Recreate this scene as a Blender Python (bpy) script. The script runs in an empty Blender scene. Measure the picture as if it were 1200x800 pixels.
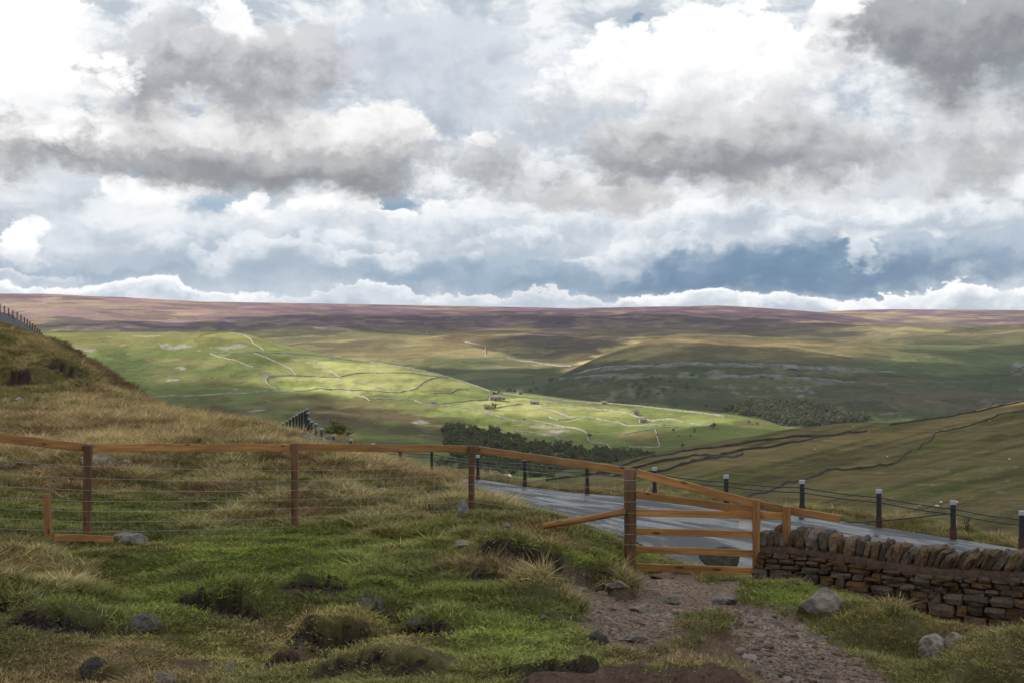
import bpy, bmesh, math, random
import numpy as np
from mathutils import Vector, Matrix
from mathutils.bvhtree import BVHTree

random.seed(7)
RNG = np.random.RandomState(11)
SC = bpy.context.scene
COL = SC.collection
F = 1667.0            # focal length in photo pixels (50 mm lens, 1200 px wide)
HZ = 400.0            # row of the true horizon

# ------------------------------------------------------------------ camera
cam_d = bpy.data.cameras.new('camera')
cam = bpy.data.objects.new('camera', cam_d)
COL.objects.link(cam)
cam_d.lens = 50.0
cam_d.sensor_width = 36.0
cam_d.clip_start = 0.1
cam_d.clip_end = 60000
cam.location = (0, 0, 0)
cam.rotation_euler = (math.radians(90), 0, 0)
SC.camera = cam

# ------------------------------------------------------------------ light
SUN_EL, SUN_AZ = 36.0, -68.0          # azimuth from +Y (view direction), negative = left
SUN_DIR = Vector((math.sin(math.radians(SUN_AZ)) * math.cos(math.radians(SUN_EL)),
                  math.cos(math.radians(SUN_AZ)) * math.cos(math.radians(SUN_EL)),
                  math.sin(math.radians(SUN_EL))))
sun_d = bpy.data.lights.new('sun', 'SUN')
sun_d.energy = 5.0
sun_d.angle = math.radians(0.5)
sun_d.color = (1.0, 0.93, 0.82)
sun = bpy.data.objects.new('sun', sun_d)
COL.objects.link(sun)
sun.rotation_euler = SUN_DIR.to_track_quat('Z', 'Y').to_euler()
sun.location = (0, 0, 60)
SC.view_settings.view_transform = 'Standard'
SC.view_settings.look = 'None'
SC.view_settings.exposure = 0.14
SC.view_settings.gamma = 1.0
SC.cycles.use_denoising = True
SC.cycles.max_bounces = 5
SC.cycles.diffuse_bounces = 2
SC.cycles.glossy_bounces = 2
SC.cycles.transparent_max_bounces = 8
SC.cycles.volume_bounces = 0
SC.render.film_transparent = False


class NT:
    """tiny helper to write node trees as expressions"""
    def __init__(s, tree):
        s.t = tree
        s.n = tree.nodes
        s.l = tree.links

    def new(s, typ, **kw):
        n = s.n.new(typ)
        for k, v in kw.items():
            setattr(n, k, v)
        return n

    def set(s, sock, v):
        if isinstance(v, bpy.types.NodeSocket):
            s.l.new(v, sock)
        elif v is not None:
            if hasattr(sock, 'default_value'):
                if isinstance(v, (tuple, list)) and len(v) == 3 and sock.type == 'RGBA':
                    v = tuple(v) + (1.0,)
                sock.default_value = v

    def math(s, op, a, b=None, c=None, clamp=False):
        n = s.new('ShaderNodeMath', operation=op)
        n.use_clamp = clamp
        s.set(n.inputs[0], a)
        if b is not None: s.set(n.inputs[1], b)
        if c is not None: s.set(n.inputs[2], c)
        return n.outputs[0]

    def vmath(s, op, a, b=None, c=None, scale=None):
        n = s.new('ShaderNodeVectorMath', operation=op)
        s.set(n.inputs[0], a)
        if b is not None: s.set(n.inputs[1], b)
        if c is not None: s.set(n.inputs[2], c)
        if scale is not None: s.set(n.inputs['Scale'], scale)
        return n.outputs['Value'] if op in ('LENGTH', 'DOT_PRODUCT', 'DISTANCE') else n.outputs[0]

    def maprange(s, v, a, b, c=0.0, d=1.0, smooth=False):
        n = s.new('ShaderNodeMapRange')
        n.interpolation_type = 'SMOOTHSTEP' if smooth else 'LINEAR'
        n.clamp = True
        s.set(n.inputs['Value'], v)
        for nm, x in (('From Min', a), ('From Max', b), ('To Min', c), ('To Max', d)):
            s.set(n.inputs[nm], x)
        return n.outputs['Result']

    def mix(s, f, a, b, blend='MIX'):
        n = s.new('ShaderNodeMix', data_type='RGBA', blend_type=blend)
        n.clamp_factor = True
        s.set(n.inputs[0], f)
        s.set(n.inputs[6], a)
        s.set(n.inputs[7], b)
        return n.outputs[2]

    def noise(s, vec, scale, detail=4, rough=0.5, dist=0.0, out='Fac', dim=None):
        dim = dim or ('2D' if s.t == SC.world.node_tree else '3D') if SC.world else '3D'
        n = s.new('ShaderNodeTexNoise', noise_dimensions=dim)
        s.set(n.inputs['Vector'], vec)
        n.inputs['Scale'].default_value = scale
        n.inputs['Detail'].default_value = detail
        n.inputs['Roughness'].default_value = rough
        n.inputs['Distortion'].default_value = dist
        return n.outputs[out]

    def ramp(s, f, stops):
        n = s.new('ShaderNodeValToRGB')
        s.set(n.inputs[0], f)
        e = n.color_ramp.elements
        while len(e) < len(stops): e.new(0.5)
        for k, (p, c) in enumerate(stops):
            e[k].position = p
            e[k].color = tuple(c) + (1.0,) if len(c) == 3 else c
        return n.outputs[0]


# ------------------------------------------------------------------ sky
def lin(r, g, b):
    def f(c):
        c = c / 255.0
        return c / 12.92 if c <= 0.04045 else ((c + 0.055) / 1.055) ** 2.4
    return (f(r), f(g), f(b))

world = bpy.data.worlds.new('World')
SC.world = world
world.use_nodes = True
world.node_tree.nodes.clear()
W = NT(world.node_tree)
tc = W.new('ShaderNodeTexCoord').outputs['Generated']
sep = W.new('ShaderNodeSeparateXYZ')
W.l.new(tc, sep.inputs[0])
K = 180.0 / math.pi
az = W.math('MULTIPLY', W.math('ARCTAN2', sep.outputs[0], sep.outputs[1]), K)
el = W.math('MULTIPLY', W.math('ARCSINE', sep.outputs[2]), K)
cmb = W.new('ShaderNodeCombineXYZ')
W.l.new(az, cmb.inputs[0]); W.l.new(el, cmb.inputs[1])
P = cmb.outputs[0]                                   # degrees (azimuth, elevation)
sky = W.new('ShaderNodeTexSky', sky_type='NISHITA')
sky.sun_disc = False
sky.sun_elevation = math.radians(SUN_EL)
sky.sun_rotation = math.radians(SUN_AZ)
sky.altitude = 500
sky.air_density = 1.0
sky.dust_density = 1.5

Pst = W.vmath('MULTIPLY', P, (1.0, 1.6, 1.0))        # clouds are wider than tall
def puffs(vec, scale, detail=4.0, rough=0.55):
    """cauliflower billows: inverted distance to scattered cells, several octaves"""
    n = W.new('ShaderNodeTexVoronoi', feature='SMOOTH_F1', voronoi_dimensions='2D')
    W.set(n.inputs['Vector'], vec)
    n.inputs['Scale'].default_value = scale
    n.inputs['Detail'].default_value = detail
    n.inputs['Roughness'].default_value = rough
    n.inputs['Lacunarity'].default_value = 2.3
    n.inputs['Smoothness'].default_value = 0.18
    n.normalize = True
    return W.math('SUBTRACT', 1.0, n.outputs['Distance'])
n_big = W.noise(Pst, 0.16, 7, 0.56, 0.2, out='Color')
n_fine = W.noise(Pst, 0.62, 9, 0.62, 0.1, out='Color')
wb = W.vmath('SCALE', W.vmath('SUBTRACT', n_big, (0.5, 0.5, 0.5)), scale=4.6)
wf = W.vmath('SCALE', W.vmath('SUBTRACT', n_fine, (0.5, 0.5, 0.5)), scale=1.7)
PW = W.vmath('ADD', P, W.vmath('MULTIPLY', W.vmath('ADD', wb, wf), (1.0, 0.62, 0.0)))
# billow relief: the height here against the height a little towards the sun gives lit and shaded sides
Pb = W.vmath('ADD', W.vmath('MULTIPLY', P, (1.0, 1.2, 1.0)), W.vmath('SCALE', wf, scale=0.7))
q1 = puffs(Pb, 0.34); q2 = puffs(W.vmath('ADD', Pb, (-0.35, 0.7, 0.0)), 0.34)
o1 = W.noise(Pst, 0.33, 8, 0.6, 0.25)
o2 = W.noise(W.vmath('ADD', Pst, (-0.55, 0.95, 0.0)), 0.33, 8, 0.6, 0.25)
relief = W.math('ADD', W.math('MULTIPLY', W.math('SUBTRACT', o1, o2), 1.6), W.math('MULTIPLY', W.math('SUBTRACT', q1, q2), 4.2))
f1 = W.noise(Pst, 1.25, 9, 0.66, 0.3)
relief2 = W.math('ADD', relief, W.math('MULTIPLY', W.math('SUBTRACT', f1, 0.5), 0.8))
edge = W.math('ADD', W.math('MULTIPLY', W.math('SUBTRACT', q1, 0.78), 1.7), W.math('MULTIPLY', W.math('SUBTRACT', f1, 0.5), 0.35))

WHITE = lin(253, 253, 253); SOFT = lin(228, 229, 231); GREY = lin(178, 178, 180); DGREY = lin(152, 153, 156)
BLUEG = lin(176, 190, 203); STEEL = lin(120, 146, 170); DSTEEL = lin(98, 128, 156); BG = lin(205, 212, 219)
gen = W.mix(W.maprange(o1, 0.38, 0.62, smooth=True), lin(180, 190, 201), lin(236, 238, 240))
# small gaps in the cover show the clear sky
cur = W.mix(W.maprange(o1, 0.2, 0.3, smooth=True), W.vmath('SCALE', sky.outputs[0], scale=0.09), gen)

def el_(cx, cy, rx, ry, dark, bright, soft=0.35, a=1.0, bias=0.0, rel=0.55):
    """one cumulus: an ellipse (photo px) with ragged edges, bright top and darker base"""
    global cur
    ca = math.atan((cx - 600) / F)
    ce = math.degrees(math.atan((HZ - cy) / F * math.cos(ca)))
    ca = math.degrees(ca)
    ra, re = rx / F * K, ry / F * K
    loc = W.new('ShaderNodeVectorMath', operation='MULTIPLY_ADD')
    # the tiny share of the colour below only makes the renderer work through the clouds in order
    W.set(loc.inputs[0], W.vmath('MULTIPLY_ADD', cur, (1e-7, 1e-7, 1e-7), PW)); loc.inputs[1].default_value = (1 / ra, 1 / re, 0); loc.inputs[2].default_value = (-ca / ra, -ce / re, 0)
    d = W.math('SUBTRACT', W.vmath('LENGTH', loc.outputs[0]), edge)
    s = W.new('ShaderNodeSeparateXYZ'); W.l.new(loc.outputs[0], s.inputs[0])
    # crisp against the sky at the sunlit top, frayed at the base
    sf = W.maprange(s.outputs[1], -0.6, 0.5, soft * 1.25, soft * 0.42)
    al = W.maprange(d, W.math('ADD', 1.0, sf), W.math('SUBTRACT', 1.0, sf), 0.0, a, smooth=True)
    t = W.math('MULTIPLY_ADD', relief2, rel, s.outputs[1])
    c = W.mix(W.maprange(t, -0.8 - bias, 0.85 - bias, smooth=True), dark, bright)
    cur = W.mix(al, cur, c)

# horizon band first, then upward
el_(600, 330, 900, 36, BLUEG, BG, 0.5)
el_(150, 306, 330, 26, lin(135, 156, 178), lin(188, 201, 214), 0.5, 0.9)
el_(870, 318, 360, 28, lin(88, 120, 150), lin(118, 145, 170), 0.4, 1.0, 0, .35)
el_(580, 322, 160, 22, lin(128, 153, 176), lin(168, 185, 201), 0.5, 0.9)
el_(1150, 302, 130, 24, lin(126, 147, 170), lin(176, 191, 206), 0.5, 0.9)
el_(100, 342, 250, 9, lin(206, 214, 222), WHITE, 0.35, 0.95, 0.2)
el_(320, 354, 260, 7, lin(200, 210, 219), lin(232, 236, 240), 0.4, 0.8)
el_(470, 346, 70, 9, lin(188, 200, 211), lin(246, 247, 248), 0.35, 0.85, 0.1)
el_(600, 350, 160, 7, lin(196, 206, 216), lin(240, 242, 244), 0.4, 0.85)
el_(830, 350, 120, 10, lin(200, 208, 217), WHITE, 0.3, 1.0, 0.25)
el_(1040, 349, 200, 10, lin(206, 213, 221), WHITE, 0.3, 1.0, 0.25)
el_(110, 290, 120, 26, lin(182, 193, 205), lin(232, 235, 239), 0.4, 0.9)
el_(300, 282, 200, 34, lin(168, 182, 196), lin(226, 231, 236), 0.35, 0.95)
el_(500, 280, 110, 30, lin(176, 189, 201), lin(236, 239, 242), 0.35, 0.9, 0.1)
el_(640, 275, 150, 32, lin(176, 189, 201), lin(238, 240, 242), 0.35, 0.95)
el_(790, 268, 150, 34, lin(188, 197, 207), lin(244, 245, 246), 0.35, 0.95, 0.1)
el_(1000, 262, 210, 36, lin(182, 193, 205), lin(244, 245, 246), 0.35, 0.95, 0.05)
el_(1016, 304, 26, 14, lin(188, 198, 208), lin(226, 230, 235), 0.3, 0.85)
el_(258, 244, 36, 17, lin(146, 171, 192), lin(176, 193, 208), 0.4, 0.85, 0, .2)
el_(445, 237, 46, 14, lin(122, 151, 175), lin(150, 173, 192), 0.4, 0.9, 0, .2)
el_(310, 250, 40, 26, lin(200, 206, 213), WHITE, 0.22, 1.0, 0.25)
el_(388, 252, 46, 30, lin(200, 206, 213), WHITE, 0.22, 1.0, 0.3)
el_(450, 262, 40, 16, lin(205, 211, 218), WHITE, 0.25, .9, 0.2)
el_(528, 248, 52, 20, lin(205, 210, 217), lin(250, 250, 250), 0.25, 0.9, 0.2)
for cx, cy, rx, ry in ((190, 292, 56, 20), (250, 308, 60, 16), (345, 300, 62, 20), (420, 296, 48, 18), (545, 262, 58, 22), (470, 312, 56, 13), (610, 284, 60, 18), (700, 262, 64, 22), (690, 304, 60, 14),
                       (770, 286, 66, 16), (860, 262, 70, 22), (950, 280, 60, 16), (1060, 268, 70, 20), (1140, 262, 64, 24), (110, 262, 56, 20), (20, 322, 60, 10)):
    el_(cx, cy, rx, ry, lin(166, 180, 195), lin(238, 241, 244), 0.36, 0.65, 0.05)
el_(22, 288, 44, 26, lin(198, 205, 213), WHITE, 0.2, 1.0, 0.3)
el_(60, 225, 70, 34, lin(196, 203, 212), lin(236, 238, 240), 0.35, 0.8)
el_(165, 226, 90, 32, lin(222, 225, 229), WHITE, 0.17, 1.0, 0.5)
el_(690, 222, 120, 30, lin(192, 190, 190), lin(246, 246, 246), 0.3, 0.95, 0.05)
el_(590, 196, 60, 30, lin(206, 205, 207), WHITE, 0.2, 1.0, 0.3)
el_(960, 220, 150, 28, lin(212, 215, 220), lin(250, 250, 250), 0.3, 0.95, .15)
el_(1095, 200, 90, 40, lin(200, 205, 212), lin(246, 246, 247), 0.3, 0.9, .1)
el_(1175, 190, 50, 46, lin(168, 168, 171), lin(222, 221, 220), 0.35, 0.9)
# upper deck
el_(530, 110, 190, 100, lin(170, 180, 193), lin(206, 212, 221), 0.5, 0.95)
el_(640, 120, 70, 60, lin(192, 198, 206), lin(222, 226, 231), 0.5, 0.7)
el_(325, 172, 290, 58, lin(138, 138, 142), lin(246, 245, 244), 0.36, 1.0, 0.0, 0.34)
el_(320, 196, 240, 22, lin(136, 137, 141), lin(180, 180, 183), 0.5, 0.8, -0.05, 0.5)
el_(40, 160, 90, 46, lin(152, 152, 156), lin(242, 240, 239), 0.35, 0.9, -0.1)
el_(820, 92, 195, 86, lin(206, 207, 210), WHITE, 0.3, 1.0, 0.25)
el_(850, 172, 210, 54, lin(138, 139, 144), lin(218, 218, 220), 0.42, 1.0, -0.2, 0.34)
el_(1120, 150, 90, 60, lin(164, 166, 172), lin(222, 223, 225), 0.4, 0.8)
el_(240, 84, 190, 60, lin(152, 152, 157), lin(206, 206, 210), 0.35, 0.97, 0.0, .6)
el_(265, 34, 34, 28, lin(236, 236, 238), WHITE, 0.3, 0.9, 0.3)
el_(45, 62, 100, 95, lin(236, 236, 237), WHITE, 0.22, 1.0, 0.7)
el_(1140, 45, 150, 66, lin(130, 133, 139), lin(170, 172, 175), 0.4, 1.0, -0.1)
el_(985, 8, 42, 22, lin(230, 231, 233), WHITE, 0.3, 0.9, 0.4)
below = W.maprange(sep.outputs[2], -0.06, -0.005)
cur = W.mix(below, lin(90, 90, 70), cur)
bgn = W.new('ShaderNodeBackground')
W.l.new(W.vmath('SCALE', cur, scale=10.2), bgn.inputs['Color'])
bgn.inputs['Strength'].default_value = 0.1
wo = W.new('ShaderNodeOutputWorld')
W.l.new(bgn.outputs[0], wo.inputs[0])
world.cycles.sampling_method = 'MANUAL'
world.cycles.sample_map_resolution = 1024

# ------------------------------------------------------------------ maths helpers
def hash2(ix, iy, s):
    h = (ix * 374761393 + iy * 668265263 + s * 1442695041) & 0xffffffff
    h = ((h ^ (h >> 13)) * 1274126177) & 0xffffffff
    return ((h ^ (h >> 16)) & 0xffff) / 65535.0

def vnoise(x, y, s=0):
    ix = np.floor(x).astype(np.int64); iy = np.floor(y).astype(np.int64)
    fx = x - ix; fy = y - iy
    fx = fx * fx * fx * (fx * (fx * 6 - 15) + 10); fy = fy * fy * fy * (fy * (fy * 6 - 15) + 10)
    a = hash2(ix, iy, s); b = hash2(ix + 1, iy, s); c = hash2(ix, iy + 1, s); d = hash2(ix + 1, iy + 1, s)
    return (a * (1 - fx) + b * fx) * (1 - fy) + (c * (1 - fx) + d * fx) * fy

def fbm(x, y, s=0, oct=4, gain=0.5):
    t = np.zeros(np.shape(x)); a = 1.0; n = 0
    for k in range(oct):
        t = t + a * (vnoise(x, y, s + k * 17) - 0.5); n += a; a *= gain
        x, y = x * 1.93 + y * 0.37 + 3.1, y * 1.93 - x * 0.37 + 1.7
    return t * 2 / n * 1.3        # about -1..1

def sstep(x, a, b):
    t = np.clip((x - a) / (b - a), 0, 1)
    return t * t * (3 - 2 * t)

def pchip(xq, xp, fp):
    xp = np.asarray(xp, float); fp = np.asarray(fp, float)
    h = np.diff(xp); dl = np.diff(fp) / h
    m = np.zeros(len(xp)); m[0] = dl[0]; m[-1] = dl[-1]
    for i in range(1, len(xp) - 1):
        if dl[i - 1] * dl[i] > 0:
            w1 = 2 * h[i] + h[i - 1]; w2 = h[i] + 2 * h[i - 1]
            m[i] = (w1 + w2) / (w1 / dl[i - 1] + w2 / dl[i])
    xq = np.clip(xq, xp[0], xp[-1])
    i = np.clip(np.searchsorted(xp, xq, 'right') - 1, 0, len(xp) - 2)
    t = (xq - xp[i]) / h[i]
    return (fp[i] * (1 + 2 * t) * (1 - t) ** 2 + m[i] * h[i] * t * (1 - t) ** 2
            + fp[i + 1] * t * t * (3 - 2 * t) + m[i + 1] * h[i] * t * t * (t - 1))

def W3(px, py, d):
    return ((px - 600) / F * d, d, (HZ - py) / F * d)

def segdist(x, y, poly):
    """unsigned distance and signed side (positive = nearer the camera) to a polyline"""
    best = np.full(np.shape(x), 1e9); side = np.zeros(np.shape(x)); tt = np.zeros(np.shape(x))
    L = 0; tot = sum(math.dist(poly[i], poly[i + 1]) for i in range(len(poly) - 1))
    for i in range(len(poly) - 1):
        ax, ay = poly[i]; bx, by = poly[i + 1]
        dx, dy = bx - ax, by - ay; l2 = dx * dx + dy * dy
        t = np.clip(((x - ax) * dx + (y - ay) * dy) / l2, 0, 1)
        qx = x - ax - t * dx; qy = y - ay - t * dy
        dd = np.hypot(qx, qy); m = dd < best
        best = np.where(m, dd, best)
        side = np.where(m, np.sign(dy * (x - ax) - dx * (y - ay)), side)
        tt = np.where(m, (L + t * math.sqrt(l2)) / tot, tt)
        L += math.sqrt(l2)
    return best, side, tt

def polysd(x, y, poly):
    """signed distance to a closed polygon, positive inside"""
    pl = list(poly) + [poly[0]]
    d, _, _ = segdist(x, y, pl)
    ins = np.zeros(np.shape(x), bool)
    for i in range(len(poly)):
        ax, ay = pl[i]; bx, by = pl[i + 1]
        c = ((ay > y) != (by > y))
        with np.errstate(divide='ignore', invalid='ignore'):
            xi = (bx - ax) * (y - ay) / (by - ay + 1e-12) + ax
        ins ^= c & (x < xi)
    return np.where(ins, d, -d)

# ------------------------------------------------------------------ object helpers
def tag(o, label=None, cat=None, group=None, kind=None):
    if label: o['label'] = label
    if cat: o['category'] = cat
    if group: o['group'] = group
    if kind: o['kind'] = kind
    return o

def empty(name, loc, label=None, cat=None, group=None):
    o = bpy.data.objects.new(name, None)
    o.empty_display_size = 0.2
    o.location = loc
    COL.objects.link(o)
    return tag(o, label, cat, group)

def link(name, me, mat=None, parent=None, loc=(0, 0, 0), smooth=False):
    if mat is not None and not me.materials:
        me.materials.append(mat)
    if smooth:
        me.polygons.foreach_set('use_smooth', [True] * len(me.polygons))
    o = bpy.data.objects.new(name, me)
    COL.objects.link(o)
    o.location = loc
    if parent: o.parent = parent
    return o

def grid_mesh(name, V, nr, nc, color=None, extra=None):
    """V: (nr*nc,3) rows by columns"""
    me = bpy.data.meshes.new(name)
    idx = np.arange(nr * nc).reshape(nr, nc)
    q = np.stack([idx[:-1, :-1], idx[:-1, 1:], idx[1:, 1:], idx[1:, :-1]], -1).reshape(-1, 4)
    me.vertices.add(len(V)); me.vertices.foreach_set('co', np.asarray(V, np.float32).ravel())
    me.loops.add(q.size); me.loops.foreach_set('vertex_index', q.ravel().astype(np.int32))
    me.polygons.add(len(q)); me.polygons.foreach_set('loop_start', (np.arange(len(q)) * 4).astype(np.int32))
    me.polygons.foreach_set('use_smooth', np.ones(len(q), bool))
    me.update(calc_edges=True)
    if color is not None:
        a = me.color_attributes.new('col', 'FLOAT_COLOR', 'POINT')
        c = np.ones((len(V), 4), np.float32); c[:, :3] = color
        a.data.foreach_set('color', c.ravel())
    for k, v in (extra or {}).items():
        a = me.attributes.new(k, 'FLOAT', 'POINT')
        a.data.foreach_set('value', np.asarray(v, np.float32).ravel())
    return me, q

def bvh_of(V, q):
    return BVHTree.FromPolygons([tuple(v) for v in np.asarray(V).tolist()], q.tolist())

# ------------------------------------------------------------------ materials
def new_mat(name):
    m = bpy.data.materials.new(name)
    m.use_nodes = True
    m.node_tree.nodes.clear()
    t = NT(m.node_tree)
    out = t.new('ShaderNodeOutputMaterial')
    b = t.new('ShaderNodeBsdfPrincipled')
    t.l.new(b.outputs[0], out.inputs[0])
    return m, t, b

def bump(t, b, h, dist, strength=1.0):
    n = t.new('ShaderNodeBump')
    n.inputs['Strength'].default_value = strength
    n.inputs['Distance'].default_value = dist
    t.set(n.inputs['Height'], h)
    t.l.new(n.outputs[0], b.inputs['Normal'])

def attr(t, name, typ='GEOMETRY', out='Color'):
    n = t.new('ShaderNodeAttribute', attribute_name=name, attribute_type=typ)
    return n.outputs[out]

def pos(t):
    return t.new('ShaderNodeNewGeometry').outputs['Position']

def objc(t):
    return t.new('ShaderNodeTexCoord').outputs['Object']

def far_mat(name, s1, s2, amp=0.35, stretch=(1, 1, 1), bumpd=0.0, dark=None, patchy=0.0):
    m, t, b = new_mat(name)
    p = t.vmath('MULTIPLY', pos(t), stretch)
    c = attr(t, 'col')
    n1 = t.noise(p, s1, 9, 0.68, 0.5)
    n2 = t.noise(p, s2, 7, 0.72)
    k = t.math('ADD', t.math('MULTIPLY_ADD', t.math('SUBTRACT', n1, 0.5), amp * 3.2, 1.0),
               t.math('MULTIPLY', t.math('SUBTRACT', n2, 0.5), amp * 3.4))
    if patchy:       # ragged, sharp edged patches of differing growth
        w = t.vmath('ADD', p, t.vmath('SCALE', t.noise(p, s2 * 1.2, 5, 0.6, out='Color'), scale=2.2 / s2))
        vo = t.new('ShaderNodeTexVoronoi'); t.set(vo.inputs['Vector'], w); vo.inputs['Scale'].default_value = s1 * 1.6
        sc_ = t.new('ShaderNodeSeparateColor'); t.l.new(vo.outputs['Color'], sc_.inputs[0])
        k = t.math('MULTIPLY', k, t.maprange(sc_.outputs[0], 0, 1, 1 - patchy, 1 + patchy))
        hot = t.mix(t.maprange(t.noise(p, s2 * 0.5, 7, 0.7), 0.54, 0.58, 0, patchy * 1.3), c, t.mix(sc_.outputs[1], (0.26, 0.20, 0.085), (0.075, 0.08, 0.03)))
        c = hot
    k = t.math('MAXIMUM', k, 0.25)
    c2 = t.vmath('SCALE', c, scale=k)
    if dark is not None:     # scattered tussocks, rushes and small bushes
        n3 = t.noise(p, dark[0], 5, 0.65)
        c2 = t.mix(t.maprange(n3, dark[1], dark[1] + 0.04, 0, 0.8), c2, dark[2])
    t.l.new(c2, b.inputs['Base Color'])
    b.inputs['Roughness'].default_value = 1.0
    b.inputs['Specular IOR Level'].default_value = 0.05
    if bumpd: bump(t, b, t.math('ADD', n1, t.math('MULTIPLY', n2, 0.5)), bumpd)
    return m

def stone_mat(name, base, dark, lich=(0.42, 0.42, 0.36), scale=6.0, lic=0.62, rough=0.85, bd=0.02, moss=None):
    m, t, b = new_mat(name)
    inf = t.new('ShaderNodeObjectInfo')
    rnd = inf.outputs['Random']
    p = t.vmath('ADD', objc(t), t.vmath('SCALE', (13.1, 7.7, 3.3), scale=rnd))
    n1 = t.noise(p, scale, 8, 0.65, 0.4)
    n2 = t.noise(p, scale * 4.2, 6, 0.7)
    c = t.mix(t.maprange(n1, 0.35, 0.66, smooth=True), dark, base)
    c = t.mix(t.maprange(n2, lic, lic + 0.08, 0, 0.8), c, lich)
    if moss:
        c = t.mix(t.maprange(t.noise(p, scale * 0.6, 5, 0.6), 0.52, 0.62, 0, 0.8), c, moss)
    hv = t.new('ShaderNodeHueSaturation')
    t.set(hv.inputs['Color'], c)
    t.set(hv.inputs['Value'], t.maprange(rnd, 0, 1, 0.55, 1.35))
    t.set(hv.inputs['Saturation'], t.maprange(t.math('FRACT', t.math('MULTIPLY', rnd, 7.3)), 0, 1, 0.65, 1.25))
    t.l.new(hv.outputs[0], b.inputs['Base Color'])
    b.inputs['Roughness'].default_value = rough
    bump(t, b, t.math('ADD', n1, t.math('MULTIPLY', n2, 0.4)), bd)
    return m

def wood_mat(name, c0, c1, knot=(0.05, 0.018, 0.006)):
    m, t, b = new_mat(name)
    inf = t.new('ShaderNodeObjectInfo')
    rnd = inf.outputs['Random']
    p = t.vmath('ADD', objc(t), t.vmath('SCALE', (9.1, 5.7, 3.3), scale=rnd))
    ps = t.vmath('MULTIPLY', p, (0.9, 14.0, 14.0))
    g = t.noise(ps, 1.6, 6, 0.62, 0.9)
    g2 = t.noise(t.vmath('MULTIPLY', p, (0.5, 1.5, 1.5)), 1.6, 4, 0.6)
    c = t.mix(t.maprange(g, 0.38, 0.62), t.vmath('SCALE', c0, scale=.8), c1)
    c = t.mix(t.maprange(g2, 0.42, 0.66, 0, 0.6), c, t.vmath('SCALE', c0, scale=0.5))
    vo = t.new('ShaderNodeTexVoronoi', feature='DISTANCE_TO_EDGE') if False else t.new('ShaderNodeTexVoronoi')
    t.set(vo.inputs['Vector'], t.vmath('MULTIPLY', p, (1.0, 3.2, 3.2)))
    vo.inputs['Scale'].default_value = 2.4
    c = t.mix(t.maprange(vo.outputs['Distance'], 0.10, 0.17, 0.85, 0.0, smooth=True), c, knot)
    hv = t.new('ShaderNodeHueSaturation')
    t.set(hv.inputs['Color'], c)
    t.set(hv.inputs['Value'], t.maprange(rnd, 0, 1, 0.8, 1.15))
    t.l.new(hv.outputs[0], b.inputs['Base Color'])
    b.inputs['Roughness'].default_value = 0.6
    bump(t, b, g, 0.004)
    return m

def flat_mat(name, c, rough=0.7, metal=0.0, var=0.25, sc=8.0):
    m, t, b = new_mat(name)
    n = t.noise(objc(t), sc, 6, 0.65)
    t.l.new(t.vmath('SCALE', c, scale=t.maprange(n, 0.3, 0.7, 1 - var, 1 + var)), b.inputs['Base Color'])
    b.inputs['Roughness'].default_value = rough
    b.inputs['Metallic'].default_value = metal
    return m

M_rail = wood_mat('rail_wood', (0.33, 0.14, 0.034), (0.48, 0.235, 0.066))
M_post = wood_mat('post_wood', (0.13, 0.058, 0.020), (0.22, 0.105, 0.036))
M_wire = flat_mat('galvanised_wire', (0.36, 0.37, 0.36), 0.5, 0.4)
M_cable = flat_mat('dark_cable', (0.035, 0.037, 0.04), 0.5)
M_black = flat_mat('black_painted_post', (0.018, 0.018, 0.02), 0.45, var=0.5)
M_rust = flat_mat('rusty_base', (0.075, 0.028, 0.02), 0.8, var=0.5)
M_capw = flat_mat('white_cap', (0.40, 0.42, 0.45), 0.5)
M_sign = flat_mat('sign_plate', (0.90, 0.90, 0.88), 0.4, var=0.03)
M_stone = stone_mat('wall_stone', (0.22, 0.12, 0.058), (0.050, 0.032, 0.020), (0.30, 0.27, 0.22), 7.0, 0.66)
M_cope = stone_mat('coping_stone', (0.225, 0.15, 0.085), (0.07, 0.044, 0.027), (0.42, 0.40, 0.34), 6.0, 0.6)
M_core = flat_mat('wall_core', (0.035, 0.022, 0.015), 0.95, var=0.5, sc=20)
M_mort = flat_mat('lime_mortar', (0.075, 0.043, 0.028), 0.95, var=0.5, sc=14)
M_rock = stone_mat('grey_rock', (0.34, 0.285, 0.23), (0.12, 0.10, 0.08), (0.4, 0.4, 0.38), 3.0, 0.66, bd=0.03)
M_rockm = stone_mat('mossy_rock', (0.17, 0.15, 0.13), (0.06, 0.05, 0.04), (0.35, 0.35, 0.3), 3.0, 0.64, bd=0.03, moss=(0.07, 0.075, 0.02))
M_rockw = stone_mat('pale_rock', (0.42, 0.40, 0.38), (0.14, 0.13, 0.12), (0.55, 0.55, 0.52), 5.0, 0.6, bd=0.03)
M_limew = flat_mat('field_wall_stone', (0.34, 0.32, 0.27), 0.95, var=0.45, sc=0.12)
M_limed = flat_mat('dark_wall_stone', (0.055, 0.045, 0.038), 0.95, var=0.45, sc=0.3)
M_barn = flat_mat('barn_stone', (0.30, 0.25, 0.19), 0.95, var=0.25, sc=0.6)
M_roof = flat_mat('barn_slate', (0.25, 0.215, 0.18), 0.85, var=0.25, sc=0.6)
M_dark = flat_mat('dark_opening', (0.02, 0.02, 0.02), 0.9)
M_crag = flat_mat('limestone_crag', (0.19, 0.17, 0.165), 0.95, var=0.5, sc=0.05)
M_trunk = flat_mat('bark', (0.06, 0.045, 0.035), 0.9)
M_wool = flat_mat('sheep_wool', (0.62, 0.6, 0.54), 1.0, var=0.1)
M_sheepface = flat_mat('sheep_face', (0.12, 0.11, 0.10), 0.9)

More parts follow.
